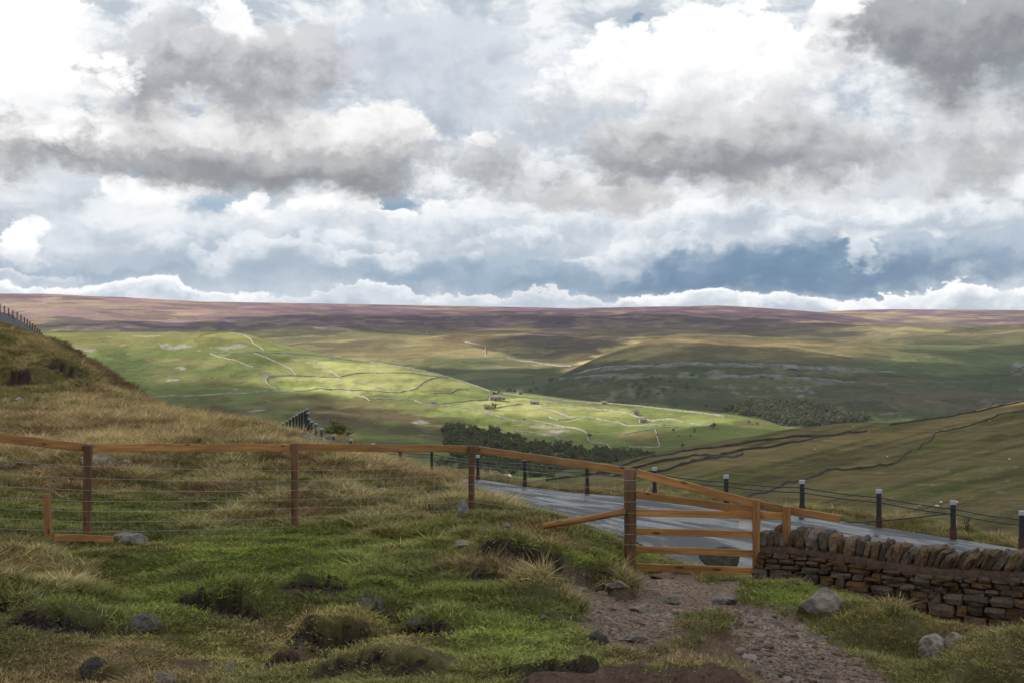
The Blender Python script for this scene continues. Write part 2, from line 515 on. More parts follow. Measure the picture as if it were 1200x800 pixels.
# ------------------------------------------------------------------ near terrain
# control points (photo px, photo row, distance) -> smooth height field over the ground plan
CP = [
 # close foreground
 (-200, 860, 6.0), (100, 860, 6.0), (400, 865, 6.0), (700, 880, 6.0), (1000, 880, 6.3), (1300, 870, 6.5),
 (0, 795, 7.4), (200, 798, 7.2), (400, 795, 7.4), (560, 798, 7.3), (700, 800, 7.6), (830, 803, 7.8), (950, 800, 8.8), (1080, 800, 9.4),
 (1200, 795, 9.2), (1350, 790, 9.0), (-200, 790, 7.2),
 (0, 740, 8.8), (120, 742, 9.0), (260, 735, 9.2), (380, 722, 9.6), (480, 722, 9.8), (600, 738, 9.3), (-200, 720, 8.6),
 (120, 700, 11.0), (0, 690, 10.6), (260, 690, 11.6), (380, 682, 11.8), (500, 688, 11.8), (600, 705, 11.0), (680, 722, 10.8),
 (60, 655, 13.8), (200, 658, 14.0), (350, 655, 14.5), (480, 652, 15.0), (580, 655, 14.6), (-200, 650, 11.5),
 (103, 637, 17.0), (0, 620, 16.6), (-150, 590, 15.5), (220, 628, 18.2), (345, 620, 19.6), (450, 614, 20.2), (553, 609, 21.0), (650, 612, 20.5), (700, 622, 19.0),
 (640, 665, 14.2), (722, 645, 18.0), (738, 668, 17.0), (765, 673, 17.2), (830, 674, 17.2), (770, 656, 19.6), (690, 690, 14.0), (790, 672, 16.8), (887, 679, 17.2), (845, 668, 18.3), (800, 700, 14.4), (760, 735, 11.6), (850, 722, 12.6),
 (790, 754, 9.0), (700, 772, 8.4), (900, 752, 10.8), (940, 705, 14.8), (930, 690, 16.3), (1000, 722, 14.5), (1040, 733, 15.6), (1010, 705, 16.2), (1060, 730, 14.4), (1120, 742, 14.0),
 (1000, 755, 11.5), (1100, 775, 11.0), (1150, 768, 11.2), (1200, 762, 11.6), (1200, 758, 14.6), (1350, 760, 13.0), (980, 780, 9.8),
 # behind the fence, mound
 (0, 560, 25), (100, 552, 26), (220, 548, 27), (345, 545, 28), (440, 560, 27), (500, 585, 25.5), (560, 592, 25), (620, 604, 24),
 (0, 515, 36), (100, 508, 38), (200, 505, 39), (300, 517, 36), (380, 532, 34), (-200, 520, 30), (-200, 430, 60), (-200, 370, 90),
 (0, 480, 48), (0, 440, 68), (0, 398, 92), (50, 404, 86), (95, 430, 74), (60, 460, 58), (100, 475, 54), (150, 486, 50), (150, 468, 60), (200, 489, 50), (260, 495, 47), (310, 507, 45), (335, 513, 44), (360, 519, 42), (400, 528, 39),
 (440, 544, 36), (480, 557, 33), (520, 573, 31), (560, 582, 29.5),
 # behind those crests it falls
 (0, 430, 110), (50, 430, 106), (95, 470, 96), (150, 505, 80), (200, 520, 72), (260, 520, 66), (330, 528, 58), (400, 545, 52), (-200, 420, 115), (-400, 340, 110), (-500, 450, 60), (-500, 560, 28),
 (445, 560, 48), (-600, 800, 6),
 (1500, 800, 8), (1500, 740, 14), (1700, 700, 14),
]
NEAR_EDGE = [(1900, 17, -5.0), (1500, 18.5, -4.4), (1200, 19.8, -3.95), (1000, 20, -3.6), (890, 20.2, -3.38), (820, 20.2, -3.2), (735, 24, -3.31), (660, 29, -3.6),
             (600, 34, -3.92), (545, 42, -4.36), (500, 52, -5.0), (440, 62, -5.3), (385, 71, -5.38), (335, 80, -5.5), (318, 92, -5.75), (305, 108, -7.4)]
FAR_EDGE = [(1900, 25, -5.6), (1500, 30, -5.2), (1300, 32, -5.02), (1200, 33.8, -4.94), (1117, 36, -4.98), (1030, 37.5, -4.88), (940, 39, -4.76), (851, 41, -4.74), (767, 43, -4.76),
            (688, 45, -4.80), (615, 50.5, -5.14), (560, 55, -5.32), (506, 60, -5.80), (469, 66, -5.75), (437, 72, -5.85), (411, 78, -5.75), (391, 84, -5.9),
            (377, 89, -6.0), (370, 94, -6.2), (365, 99, -6.5), (361, 105, -6.9), (350, 113, -7.4), (331, 124, -8.2)]

def wxy(px, d): return ((px - 600) / F * d, d)

class RBF:
    def __init__(s, pts, z, smooth=1e-4):
        s.p = np.asarray(pts, float); n = len(s.p)
        A = np.zeros((n + 3, n + 3)); A[:n, :n] = s.k(s.p[:, None] - s.p[None]) + np.eye(n) * smooth
        A[:n, n] = 1; A[:n, n + 1:] = s.p; A[n, :n] = 1; A[n + 1:, :n] = s.p.T
        s.w = np.linalg.solve(A, np.concatenate([z, [0, 0, 0]]))
    def k(s, d):
        r2 = (d ** 2).sum(-1)
        return r2 * np.log(r2 + 1e-12) * 0.5
    def __call__(s, q):
        out = np.empty(len(q)); n = len(s.p)
        for i in range(0, len(q), 40000):
            c = q[i:i + 40000]
            out[i:i + 40000] = s.k(c[:, None] - s.p[None]) @ s.w[:n] + s.w[n] + c @ s.w[n + 1:]
        return out

def wq(x, y):          # warped plan coordinates: bearing and log distance
    return np.stack([np.asarray(x) / np.asarray(y) * 4.0, np.log(np.asarray(y)) * 2.2], -1)

road_pts = [(*wxy(p, d), z) for p, d, z in NEAR_EDGE + FAR_EDGE] + [(*wxy(335, 95), -5.6), (*wxy(352, 88), -5.5)]
rp = np.array(road_pts)
ROADZ = RBF(wq(rp[:, 0], rp[:, 1]), rp[:, 2], 2e-3)

cpw = [W3(*c) for c in CP]
for p, d, z in NEAR_EDGE:
    x, y = wxy(p, d); cpw.append((x, y, z))
for p, d, z in FAR_EDGE:
    x, y = wxy(p, d); cpw.append((x, y, z))
    cpw.append((x * 1.12 + 1.0, y * 1.12 + 2, z - 1.6)); cpw.append((x * 1.5, y * 1.5, z - 13))
for p, z in ((-700, -6), (-400, -6), (-200, -8), (0, -12), (100, -18), (200, -24), (350, -30), (500, -34), (700, -36), (900, -38), (1200, -40), (1500, -40), (1900, -40)):
    for d, f in ((150, .75), (200, 1.25)):
        x, y = wxy(p, d); cpw.append((x, y, z * f))
for p in (-500, -100, 300, 700, 1100, 1500, 1900):
    for d in (2.6, 4.2):
        x, y = wxy(p, d); cpw.append((x, y, -1.64))
for p, z in ((-200, -4), (0, -6), (100, -10), (200, -13)):
    x, y = wxy(p, 125); cpw.append((x, y, z))
cpw = np.array(cpw)
BASE = RBF(wq(cpw[:, 0], cpw[:, 1]), cpw[:, 2], 3e-4)

road_poly = [wxy(p, d) for p, d, z in NEAR_EDGE] + [wxy(p, d) for p, d, z in FAR_EDGE][::-1]

U0, U1, D0, D1 = -0.60, 0.68, 3.2, 190.0
NC, NR = 620, 640
ud = np.linspace(U0, U1, NC)
dd_ = D0 * (D1 / D0) ** np.linspace(0, 1, NR)
UU, DD = np.meshgrid(ud, dd_)
X = (UU * DD).ravel(); Y = DD.ravel()
Z = BASE(wq(X, Y))
rsd = polysd(X, Y, road_poly)                     # >0 on the road
ZR = ROADZ(wq(X, Y))

def base_hit(px, py):
    """first crossing of the sight line with the smooth base surface"""
    ds = np.linspace(5.5, 110, 2200)
    x = (px - 600) / F * ds
    z = BASE(wq(x, ds)); ray = (HZ - py) / F * ds
    k = np.argmax(ray < z)
    return (x[k], ds[k]) if (ray < z).any() else (x[-1], ds[-1])

# rough tussocky relief, calmer on the path and on the road
PATH = [(588, 652), (640, 660), (700, 666), (745, 670), (888, 676), (872, 692), (884, 712), (925, 730), (980, 738), (1020, 744), (1070, 754), (1118, 770), (1140, 840), (905, 840), (880, 792), (864, 768),
        (850, 748), (835, 741), (760, 752), (700, 757), (668, 738), (652, 712), (612, 690)]
PXv = 600 + X / Y * F; PYv = HZ - Z / Y * F
wpx = PXv + 10 * fbm(PXv / 26, PYv / 14, 3, 3); wpy = PYv + 4 * fbm(PXv / 26, PYv / 14, 9, 3)
path_m = sstep(polysd(wpx, wpy, PATH), -5, 7) * (Y < 22)
SOIL = [(590, 830), (620, 798), (690, 777), (760, 762), (835, 749), (856, 756), (880, 790), (905, 830)]
soil_m = sstep(polysd(wpx, wpy, SOIL), -4, 4) * (Y < 10)
calm = np.clip(1 - 0.9 * path_m - 0.7 * soil_m, 0, 1) * sstep(-rsd, 0.2, 2.5)
sc_ = np.clip(Y / 20, 0.35, 3.0)
tuss = fbm(X / 0.75, Y / 0.75, 21, 4) * 0.085 + fbm(X / 2.8, Y / 2.8, 22, 3) * 0.16
tuss += (np.abs(fbm(X / 1.1, Y / 1.6, 27, 3)) - 0.3) * -0.14
tuss *= sstep(Y, 2, 9) * (1 - .35 * sstep(Y, 28, 45))
Z = Z + tuss * calm
Z += path_m * (fbm(X / 0.22, Y / 0.22, 31, 3) * 0.022 - 0.02)
Z += soil_m * fbm(X / 0.16, Y / 0.16, 33, 3) * 0.03

# eroded peat hags: (foot row, lip profile [(px, row of the lip)], run-back of the raised turf in m, soil cover 0..1, run-out of bare soil in m)
BANKS = [
 (718, [(-60, 690), (0, 686), (22, 684), (46, 706)], 1.0, 1, .25),
 (754, [(4, 750), (20, 737), (60, 732), (95, 736), (116, 750)], .7, 1, .3),
 (752, [(128, 748), (150, 738), (185, 740), (206, 750)], .6, .9, .12),
 (728, [(196, 726), (212, 710), (246, 699), (280, 699), (304, 715), (312, 726)], .9, 1, .45),
 (708, [(322, 706), (340, 692), (366, 686), (392, 688), (408, 704)], .8, 1, .3),
 (750, [(338, 748), (356, 728), (380, 715), (408, 712), (432, 728), (446, 746)], .7, 1, .45),
 (724, [(402, 720), (416, 704), (440, 700), (458, 712), (468, 722)], .6, .9, .12),
 (740, [(452, 738), (468, 720), (500, 714), (522, 720), (538, 738)], .7, 1, .35),
 (774, [(306, 772), (322, 754), (344, 750), (364, 770)], .5, 1, .22),
 (792, [(352, 790), (390, 779), (450, 776), (510, 784), (530, 790)], .5, .8, .2),
 (798, [(80, 796), (100, 783), (132, 780), (156, 795)], .5, .8, .15),
 (674, [(562, 640), (580, 636), (612, 640), (650, 648), (690, 650), (722, 652), (742, 664), (750, 672)], 1.6, 1, .7),
 (698, [(540, 694), (556, 682), (580, 676), (602, 682), (616, 696)], .7, .8, .12),
 (719, [(602, 716), (622, 702), (650, 699), (676, 706), (684, 717)], .9, .12, .1),
 (796, [(548, 794), (572, 782), (610, 764), (650, 755), (686, 757), (700, 772)], .7, 1, .2),
 (812, [(590, 806), (620, 794), (690, 775), (760, 760), (820, 744), (842, 742), (860, 750), (884, 780), (902, 808)], .55, 1, .9),
 (756, [(985, 752), (1000, 732), (1020, 718), (1060, 722), (1092, 738), (1108, 754)], .8, .1, .08),
 (806, [(1080, 802), (1110, 784), (1150, 768), (1200, 758), (1260, 756), (1320, 780)], 1.0, .15, .15),
 (452, [(2, 448), (14, 434), (30, 432), (46, 448)], 4, 1, 1.0),
 (442, [(52, 440), (62, 428), (88, 430), (104, 440)], 4, 1, 1.0),
 (457, [(80, 455), (92, 447), (110, 450), (118, 456)], 3, 1, .6),
]
bank_soil = np.zeros(len(X)); bank_lip = np.zeros(len(X))
for bi, (foot, lips, Lb, soilk, runo) in enumerate(BANKS):
    xm = sum(p[0] for p in lips) / len(lips)
    d0 = base_hit(xm, foot)[1]
    if xm < 545 and foot > 600: Lb *= 2.0
    if bi == 15: Lb *= .45
    lx = [(p[0] - 600) / F * d0 for p in lips]; lh = [max(0, foot - p[1]) / F * d0 for p in lips]
    m = (X > lx[0] - .3) & (X < lx[-1] + .3) & (Y > d0 - 3 - runo * 2) & (Y < d0 + 4 * Lb + 1)
    x, y = X[m], Y[m]
    k = min(1.0, d0 / 10)
    yl = d0 + .16 * k * fbm(x / (.35 * k), x * 0 + bi, 41, 4) + .05 * k * fbm(x / (.07 * k), y * 0 + bi, 43, 3) + .05 * k * fbm(x / .1, y / .1, 45, 3)
    yl = yl + .12 * k * np.abs(fbm(x / (.16 * k), Z[m] / .12, 44, 3))
    H = np.interp(x, lx, lh, 0, 0) * (1 + .22 * fbm(x / (.22 * k), x * 0 + 5 + bi, 49, 4))
    H = np.where((x < lx[0]) | (x > lx[-1]), 0, H) * (.95 if d0 < 13 and xm < 545 else 1.0)
    if bi == 14: H = H * .5
    if bi == 15: H = np.interp(x, lx, lh, 0, 0) * .62 * (1 + .1 * fbm(x / .3, x * 0 + 5, 49, 3))
    sd = yl - y                                        # >0 on the camera side
    face = .22 * H + .03
    if bi == 15: face = 1.1 * H + .25
    if soilk < .6: face = 1.0 * H + .3
    if bi == 11: face = .5 * H + .06
    undc = sstep(sd, 0, face)
    prof = np.where(sd > 0, 1 - undc, np.exp(-(np.minimum(sd, 0) / Lb) ** 2)) - .12 * np.exp(-((sd - face) / (.35 * face + .03)) ** 2)
    Z[m] += prof * H
    on = sstep(H, .015, .05)
    ragged = .25 * fbm(x / (.09 * k), y / (.09 * k), 46, 3)
    bank_soil[m] = np.maximum(bank_soil[m], soilk * on * sstep(sd + ragged * .1, -.01, .03) * (1 - sstep(sd + ragged * runo, face + .02, face + runo)))
    back = on * (1 - sstep(sd, -.02, .05)) * sstep(sd + ragged * .3, -1.5 * Lb - .2, -1.1 * Lb)
    if bi == 15: back = on * (1 - sstep(sd, -.02, .05)) * sstep(sd + ragged * .2, -.32, -.18)
    if bi != 15: back = np.maximum(back, on * (1 - soilk) * (1 - sstep(sd, face, face + .1)))
    path_m[m] *= 1 - back; soil_m[m] *= 1 - back
    bank_lip[m] = np.maximum(bank_lip[m], on * sstep(sd, -.22 * k, -.04) * (1 - sstep(sd, 0.0, 0.05)))
# the shoulder behind the bend falls away
lim = -(112 / F) * Y - .12 * np.maximum(Y - 112, 0)
farw = sstep(Y, 100, 112) * sstep(PXv, 215, 250) * (PXv < 420)
Z = np.where(Z > lim, Z * (1 - farw) + lim * farw, Z)
# carve the road bed into the ground
rb = sstep(rsd, -2.2, -0.15)
Z = Z * (1 - rb) + (ZR - 0.035) * rb

# ground cover masks, kept as attributes of the ground
PYv = HZ - Z / Y * F
gx = PXv + 20 * fbm(PXv / 40, PYv / 18, 51, 3); gy = PYv + 10 * fbm(PXv / 40, PYv / 18, 57, 3)
def ell(cx, cy, rx, ry, p=2.0):
    return np.exp(-(((gx - cx) / rx) ** 2 + ((gy - cy) / ry) ** 2) ** (p / 2))
green = np.clip(.95 * ell(290, 655, 170, 22) + .9 * ell(210, 700, 150, 22) + .9 * ell(590, 745, 110, 30) + .7 * ell(470, 690, 120, 20) + 1.1 * ell(925, 705, 60, 28)
                + .9 * ell(690, 655, 70, 10) + .8 * ell(780, 652, 60, 12) + .5 * ell(60, 600, 200, 18) + .35 * ell(420, 630, 220, 16) + .5 * ell(930, 785, 30, 14)
                + .35 * ell(1040, 725, 60, 14) + .3 * ell(1150, 790, 60, 20) + .25 * ell(650, 600, 80, 12), 0, 1)
straw = np.clip(.9 * ell(150, 500, 260, 34) + .8 * ell(60, 410, 80, 16) + .7 * ell(40, 665, 70, 20) + .6 * ell(430, 570, 130, 30) + .55 * ell(640, 650, 90, 14)
                + .5 * ell(590, 680, 50, 14) + .6 * ell(20, 540, 150, 20) + .4 * ell(320, 695, 40, 16) + .4 * ell(1170, 770, 60, 16) + .5 * ell(170, 460, 70, 25)
                + .45 * fbm(X / 3.0, Y / 3.0, 61, 3), 0, 1)
moss = np.clip(.9 * ell(120, 765, 200, 26) + .9 * ell(440, 765, 130, 30) + .7 * ell(370, 745, 120, 25) + .8 * ell(1050, 735, 60, 14) + .6 * ell(40, 450, 60, 20), 0, 1)
patch = fbm(X / 0.9, Y / 0.9, 71, 4)
moss = np.clip(moss + 0.4 * (patch - 0.35), 0, 1)
bare = np.clip(np.maximum.reduce([path_m, soil_m, bank_soil]) + moss * sstep(fbm(X / 0.35, Y / 0.35, 77, 4), 0.25, 0.6) * (Y < 12), 0, 1)
bare *= (1 - 0.0 * bank_lip)
verge = sstep(rsd, -0.5, 0.1)
peat = np.clip(bank_soil * (1 - 0.35 * path_m) * (1 - .85 * soil_m), 0, 1)
C_soil = np.array((0.115, 0.064, 0.038)); C_peat = np.array((0.016, 0.010, 0.007)); C_path = np.array((0.30, 0.205, 0.145))
C_turf = np.array((0.085, 0.078, 0.022)); C_grn = np.array((0.075, 0.098, 0.017)); C_straw = np.array((0.21, 0.16, 0.068)); C_moss = np.array((0.12, 0.098, 0.022))
c3 = lambda c: np.asarray(c)[None]
def mixc(a, b, f): return a * (1 - f[:, None]) + b * f[:, None]
col = np.repeat(c3(C_turf), len(X), 0)
col = mixc(col, c3(C_straw), straw * 0.75); col = mixc(col, c3(C_grn), green * 0.85); col = mixc(col, c3(C_moss), moss * 0.6)
col = mixc(col, c3(C_soil), bare); col = mixc(col, c3(C_path), path_m * (0.75 + 0.25 * fbm(X / .8, Y / .8, 81, 3))); col = mixc(col, c3((0.135, 0.078, 0.05)), soil_m * .9)
col = mixc(col, c3(C_peat), peat * 0.92); col = mixc(col, c3((0.06, 0.055, 0.045)), verge * 0.6)
wet = np.clip(path_m * sstep(fbm(X / 1.4, Y / 0.7, 85, 3), 0.05, 0.5) * (ell(900, 745, 90, 30) + 0.25), 0, 1)

V = np.stack([X, Y, Z], 1)
me, quads = grid_mesh('ground', V, NR, NC, col, {'bare': bare, 'wet': wet})
m, t, b = new_mat('turf_and_soil')
p = pos(t)
n1 = t.noise(p, 9.0, 8, 0.7, 0.3); n2 = t.noise(p, 55.0, 5, 0.7); n3 = t.noise(p, 1.6, 5, 0.6)
k = t.math('ADD', t.maprange(n1, 0.25, 0.75, 0.55, 1.45), t.maprange(n2, 0.3, 0.7, -0.35, 0.35))
cc = t.vmath('SCALE', attr(t, 'col'), scale=k)
vo = t.new('ShaderNodeTexVoronoi'); t.set(vo.inputs['Vector'], p); vo.inputs['Scale'].default_value = 26.0
sp = t.math('MULTIPLY', t.maprange(vo.outputs['Distance'], 0.18, 0.34, 1, 0), attr(t, 'bare', out='Fac'))
vcol = t.new('ShaderNodeSeparateColor'); t.l.new(vo.outputs['Color'], vcol.inputs[0])
sp = t.math('MULTIPLY', sp, t.maprange(vcol.outputs[0], 0.6, 0.75))
cc = t.mix(sp, cc, t.mix(vcol.outputs[1], t.vmath('SCALE', attr(t, 'col'), scale=.8), t.vmath('SCALE', attr(t, 'col'), scale=1.6)))
t.l.new(cc, b.inputs['Base Color'])
t.set(b.inputs['Roughness'], t.maprange(attr(t, 'wet', out='Fac'), 0.2, 0.8, 0.95, 0.18))
b.inputs['Specular IOR Level'].default_value = 0.3
bump(t, b, t.math('ADD', t.math('ADD', n1, t.math('MULTIPLY', n2, 0.35)), t.math('MULTIPLY', sp, 0.8)), 0.035)
ground = link('ground', me, m)
tag(ground, 'rough moorland turf with peaty banks and a worn path in front of the fence', kind='structure')
BV_N = bvh_of(V, quads)
ZG = Z.reshape(NR, NC)

def zat(x, y):
    x = np.asarray(x, float); y = np.asarray(y, float)
    fu = np.clip((x / y - U0) / (U1 - U0) * (NC - 1), 0, NC - 1.001)
    fd = np.clip(np.log(y / D0) / math.log(D1 / D0) * (NR - 1), 0, NR - 1.001)
    iu = fu.astype(int); id_ = fd.astype(int); a = fu - iu; c = fd - id_
    g = ZG
    return (g[id_, iu] * (1 - a) + g[id_, iu + 1] * a) * (1 - c) + (g[id_ + 1, iu] * (1 - a) + g[id_ + 1, iu + 1] * a) * c

def gat(arr, x, y):
    x = np.asarray(x, float); y = np.asarray(y, float)
    iu = np.clip(np.rint((x / y - U0) / (U1 - U0) * (NC - 1)), 0, NC - 1).astype(int)
    id_ = np.clip(np.rint(np.log(y / D0) / math.log(D1 / D0) * (NR - 1)), 0, NR - 1).astype(int)
    return arr[id_ * NC + iu]

def ray(bv, px, py):
    d = Vector(((px - 600) / F, 1.0, (HZ - py) / F)).normalized()
    h = bv.ray_cast(Vector((0, 0, 0)), d)
    return h[0]

# ------------------------------------------------------------------ road
def strip(name, e1, e2, nl, nt, zf, mat, lift=0.0):
    a = np.array([(*wxy(p, d), z) for p, d, z in e1]); c = np.array([(*wxy(p, d), z) for p, d, z in e2])
    def res(q, n):
        s = np.concatenate([[0], np.cumsum(np.hypot(*np.diff(q[:, :2], axis=0).T))])
        ss = np.linspace(0, s[-1], n)
        return np.stack([pchip(ss, s, q[:, 0]), pchip(ss, s, q[:, 1]), pchip(ss, s, q[:, 2])], 1)
    A, B_ = res(a, nl), res(c, nl)
    tt = np.linspace(0, 1, nt)[None, :, None]
    G = A[:, None] * (1 - tt) + B_[:, None] * tt
    G = G.reshape(-1, 3)
    if zf is not None:
        G[:, 2] = zf(wq(G[:, 0], G[:, 1])) + lift
    return G

def asphalt(name):
    m, t, b = new_mat(name)
    p = pos(t)
    at_ = attr(t, 'across', out='Fac'); al_ = attr(t, 'along', out='Fac')
    cm = t.new('ShaderNodeCombineXYZ'); t.l.new(at_, cm.inputs[1]); t.l.new(al_, cm.inputs[0])
    st = t.noise(t.vmath('MULTIPLY', cm.outputs[0], (0.9, 9.0, 1.0)), 1.0, 5, 0.6, 0.4)
    st2 = t.noise(p, 0.35, 5, 0.6)
    gr = t.noise(p, 28.0, 4, 0.7)
    c = t.mix(t.maprange(gr, 0.3, 0.7), (0.032, 0.034, 0.037), (0.075, 0.078, 0.082))
    t.l.new(c, b.inputs['Base Color'])
    w = t.math('ADD', t.maprange(st, 0.45, 0.6), t.maprange(st2, 0.42, 0.6, -0.25, 0.35))
    t.set(b.inputs['Roughness'], t.maprange(w, 0.0, 1.0, 0.8, 0.16))
    b.inputs['Specular IOR Level'].default_value = 0.5
    bump(t, b, gr, 0.006, 0.6)
    return m
M_road = asphalt('wet_asphalt')
NL, NTT = 400, 40
G = strip('road', NEAR_EDGE, FAR_EDGE, NL, NTT, ROADZ, M_road)
al = np.repeat(np.linspace(0, 22, NL), NTT); ac = np.tile(np.linspace(0, 1, NTT), NL)
me, _ = grid_mesh('road', G, NL, NTT, None, {'along': al, 'across': ac})
road = link('road', me, M_road)
tag(road, 'wet asphalt road sweeping round the bend behind the gate', kind='structure')

# ------------------------------------------------------------------ far sheets
SHEETS = {}
def sheet(name, cols, curves, nc, nrs, noise, colf, mat, px0=None, px1=None, label=None):
    """loft a hillside through curves; curves[k][i] = (row, distance) above column cols[i]; nrs = rows per span"""
    cols = np.asarray(cols, float)
    q = np.linspace(px0 if px0 is not None else cols[0], px1 if px1 is not None else cols[-1], nc)
    K_ = len(curves)
    Dk = np.array([pchip(q, cols, [c[1] for c in cv]) for cv in curves])
    Zk = np.array([pchip(q, cols, [(HZ - c[0]) / F * c[1] for c in cv]) for cv in curves])
    ts = np.concatenate([np.linspace(k, k + 1, nrs[k], endpoint=False) for k in range(K_ - 1)] + [[K_ - 1]])
    nr = len(ts)
    Dg = np.empty((nr, nc)); Zg = np.empty((nr, nc))
    for j in range(nc):
        Dg[:, j] = np.interp(ts, range(K_), Dk[:, j])
        Zg[:, j] = pchip(Dg[:, j], Dk[:, j], Zk[:, j])
    Xg = (q[None] - 600) / F * Dg
    x, y, z = Xg.ravel(), Dg.ravel(), Zg.ravel()
    z = z + noise(x, y, np.repeat(ts, nc))
    V = np.stack([x, y, z], 1)
    px = 600 + x / y * F; py = HZ - z / y * F
    c, extra = colf(px, py, x, y, z)
    me, qd = grid_mesh(name, V, nr, nc, c, extra)
    o = link(name, me, mat)
    tag(o, label, kind='structure')
    SHEETS[name if name not in SHEETS else name + str(len(SHEETS))] = bvh_of(V, qd)
    return o

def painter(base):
    """colour patches placed on a hillside: (cx, cy, rx, ry, colour, strength[, slant])"""
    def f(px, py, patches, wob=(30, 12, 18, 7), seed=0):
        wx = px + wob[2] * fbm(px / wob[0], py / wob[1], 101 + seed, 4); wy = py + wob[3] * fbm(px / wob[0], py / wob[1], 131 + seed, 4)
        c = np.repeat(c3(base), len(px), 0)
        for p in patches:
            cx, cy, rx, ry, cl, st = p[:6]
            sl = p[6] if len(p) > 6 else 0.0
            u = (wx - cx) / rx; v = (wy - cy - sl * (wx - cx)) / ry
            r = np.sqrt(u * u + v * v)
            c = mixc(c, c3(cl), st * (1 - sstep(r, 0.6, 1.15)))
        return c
    return f

HEATH = (0.14, 0.075, 0.10); HEATHD = (0.075, 0.042, 0.064); GOLD = (0.35, 0.28, 0.12); OLIVE = (0.115, 0.105, 0.045)
MEAD = (0.225, 0.26, 0.075); MEADY = (0.44, 0.43, 0.16); ROCKC = (0.22, 0.20, 0.19); BROWN = (0.12, 0.088, 0.05); DKGRN = (0.055, 0.068, 0.026)  # meadow tones lifted, so the sun patch sits in the colour
GRN = (0.095, 0.12, 0.04); PURP = (0.165, 0.085, 0.13)

# farthest moor on the right
cx_ = [-900, 0, 600, 940, 960, 1050, 1200, 1500, 2200]
def colA2(px, py, x, y, z):
    f = painter(PURP)
    c = f(px, py, [(1000, 372, 60, 4, GOLD, .6), (1100, 376, 60, 4, GOLD, .7), (1080, 388, 50, 4, (0.2, 0.12, 0.05), .6), (1130, 398, 30, 5, GRN, .6), (1150, 382, 60, 3, GRN, .5),
                      (1010, 395, 60, 5, GRN, .4), (1180, 370, 60, 3, HEATHD, .6), (1000, 366, 80, 1.5, GOLD, .6)], (60, 5, 40, 4), 5)
    n = sstep(fbm(px / 30, py / 3.0, 7, 4), 0.05, 0.35)[:, None]
    return c * (1 - .5 * n) + c3(GOLD) * .5 * n, {}
M_moor = far_mat('heather_moor', 0.003, 0.016, 0.36, (1, 1.6, 1), 30.0, patchy=.35)
sheet('moor', cx_, [[(430, 6500)] * 9, [(400, 7600)] * 9,
                    [(352, 9000), (352, 9000), (360, 9500), (368, 9800), (366, 10000), (363, 10200), (364, 10200), (360, 10000), (350, 10000)],
                    [(385, 12000)] * 9], 500, [30, 60, 6], lambda x, y, t: fbm(x / 900, y / 500, 5, 4) * 14 * np.clip(2 - t, 0, 1), colA2, M_moor, label='far heather moor on the right skyline')

# main moor with the side valley
cA = [-1200, -300, 0, 60, 130, 200, 300, 400, 500, 600, 700, 780, 830, 880, 960, 1000, 1050, 1100, 1200, 1500, 2200]
crest = [330, 340, 344.5, 345.5, 349, 352, 356.5, 360.5, 363, 363, 361, 359.5, 359, 361, 366.5, 372, 378, 384, 390, 392, 392]
def colA(px, py, x, y, z):
    f = painter(OLIVE)
    pt = [(400, 360, 1200, 26, PURP, 1), (110, 362, 240, 18, (0.27, 0.165, 0.165), 1), (90, 358, 160, 3, GOLD, .35), (200, 368, 80, 3, GOLD, .45), (60, 378, 60, 5, GOLD, .35),  # left moor painted paler as sunlit, the purple deeper as shaded
          (650, 373, 380, 10, HEATHD, .9), (230, 383, 200, 4, HEATHD, .9), (620, 380, 130, 4, PURP, .8),  # dark heather bands also hold the cloud shade in their colour
          (440, 392, 90, 7, OLIVE, 1), (480, 408, 130, 20, (0.27, 0.215, 0.09), .95), (430, 412, 50, 6, (0.30, 0.25, 0.10), .7), (540, 392, 50, 5, (0.34, 0.26, 0.11), .8), (620, 396, 40, 4, (0.32, 0.25, 0.11), .7), (590, 388, 40, 8, GOLD, .9), (560, 398, 60, 10, (0.20, 0.13, 0.06), .7), (420, 400, 60, 14, OLIVE, .5),  # golden fell patches brightened to carry sunlight in their colour
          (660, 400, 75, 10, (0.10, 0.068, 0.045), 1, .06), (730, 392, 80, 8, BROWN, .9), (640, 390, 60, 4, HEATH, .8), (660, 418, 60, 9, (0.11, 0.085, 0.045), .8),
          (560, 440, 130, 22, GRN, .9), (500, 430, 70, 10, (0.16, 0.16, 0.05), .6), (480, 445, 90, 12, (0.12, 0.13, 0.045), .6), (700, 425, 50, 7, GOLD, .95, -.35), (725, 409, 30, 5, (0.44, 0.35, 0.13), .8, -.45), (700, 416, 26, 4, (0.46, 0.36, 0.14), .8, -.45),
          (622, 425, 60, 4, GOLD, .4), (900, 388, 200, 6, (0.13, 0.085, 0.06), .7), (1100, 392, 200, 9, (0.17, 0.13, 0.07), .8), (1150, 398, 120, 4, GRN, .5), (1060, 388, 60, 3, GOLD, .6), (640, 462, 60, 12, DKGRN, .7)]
    c = f(px, py, pt, (50, 8, 26, 6), 1)
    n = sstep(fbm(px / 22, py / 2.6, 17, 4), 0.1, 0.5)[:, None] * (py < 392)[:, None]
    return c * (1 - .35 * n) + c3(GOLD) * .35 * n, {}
nA = len(cA)
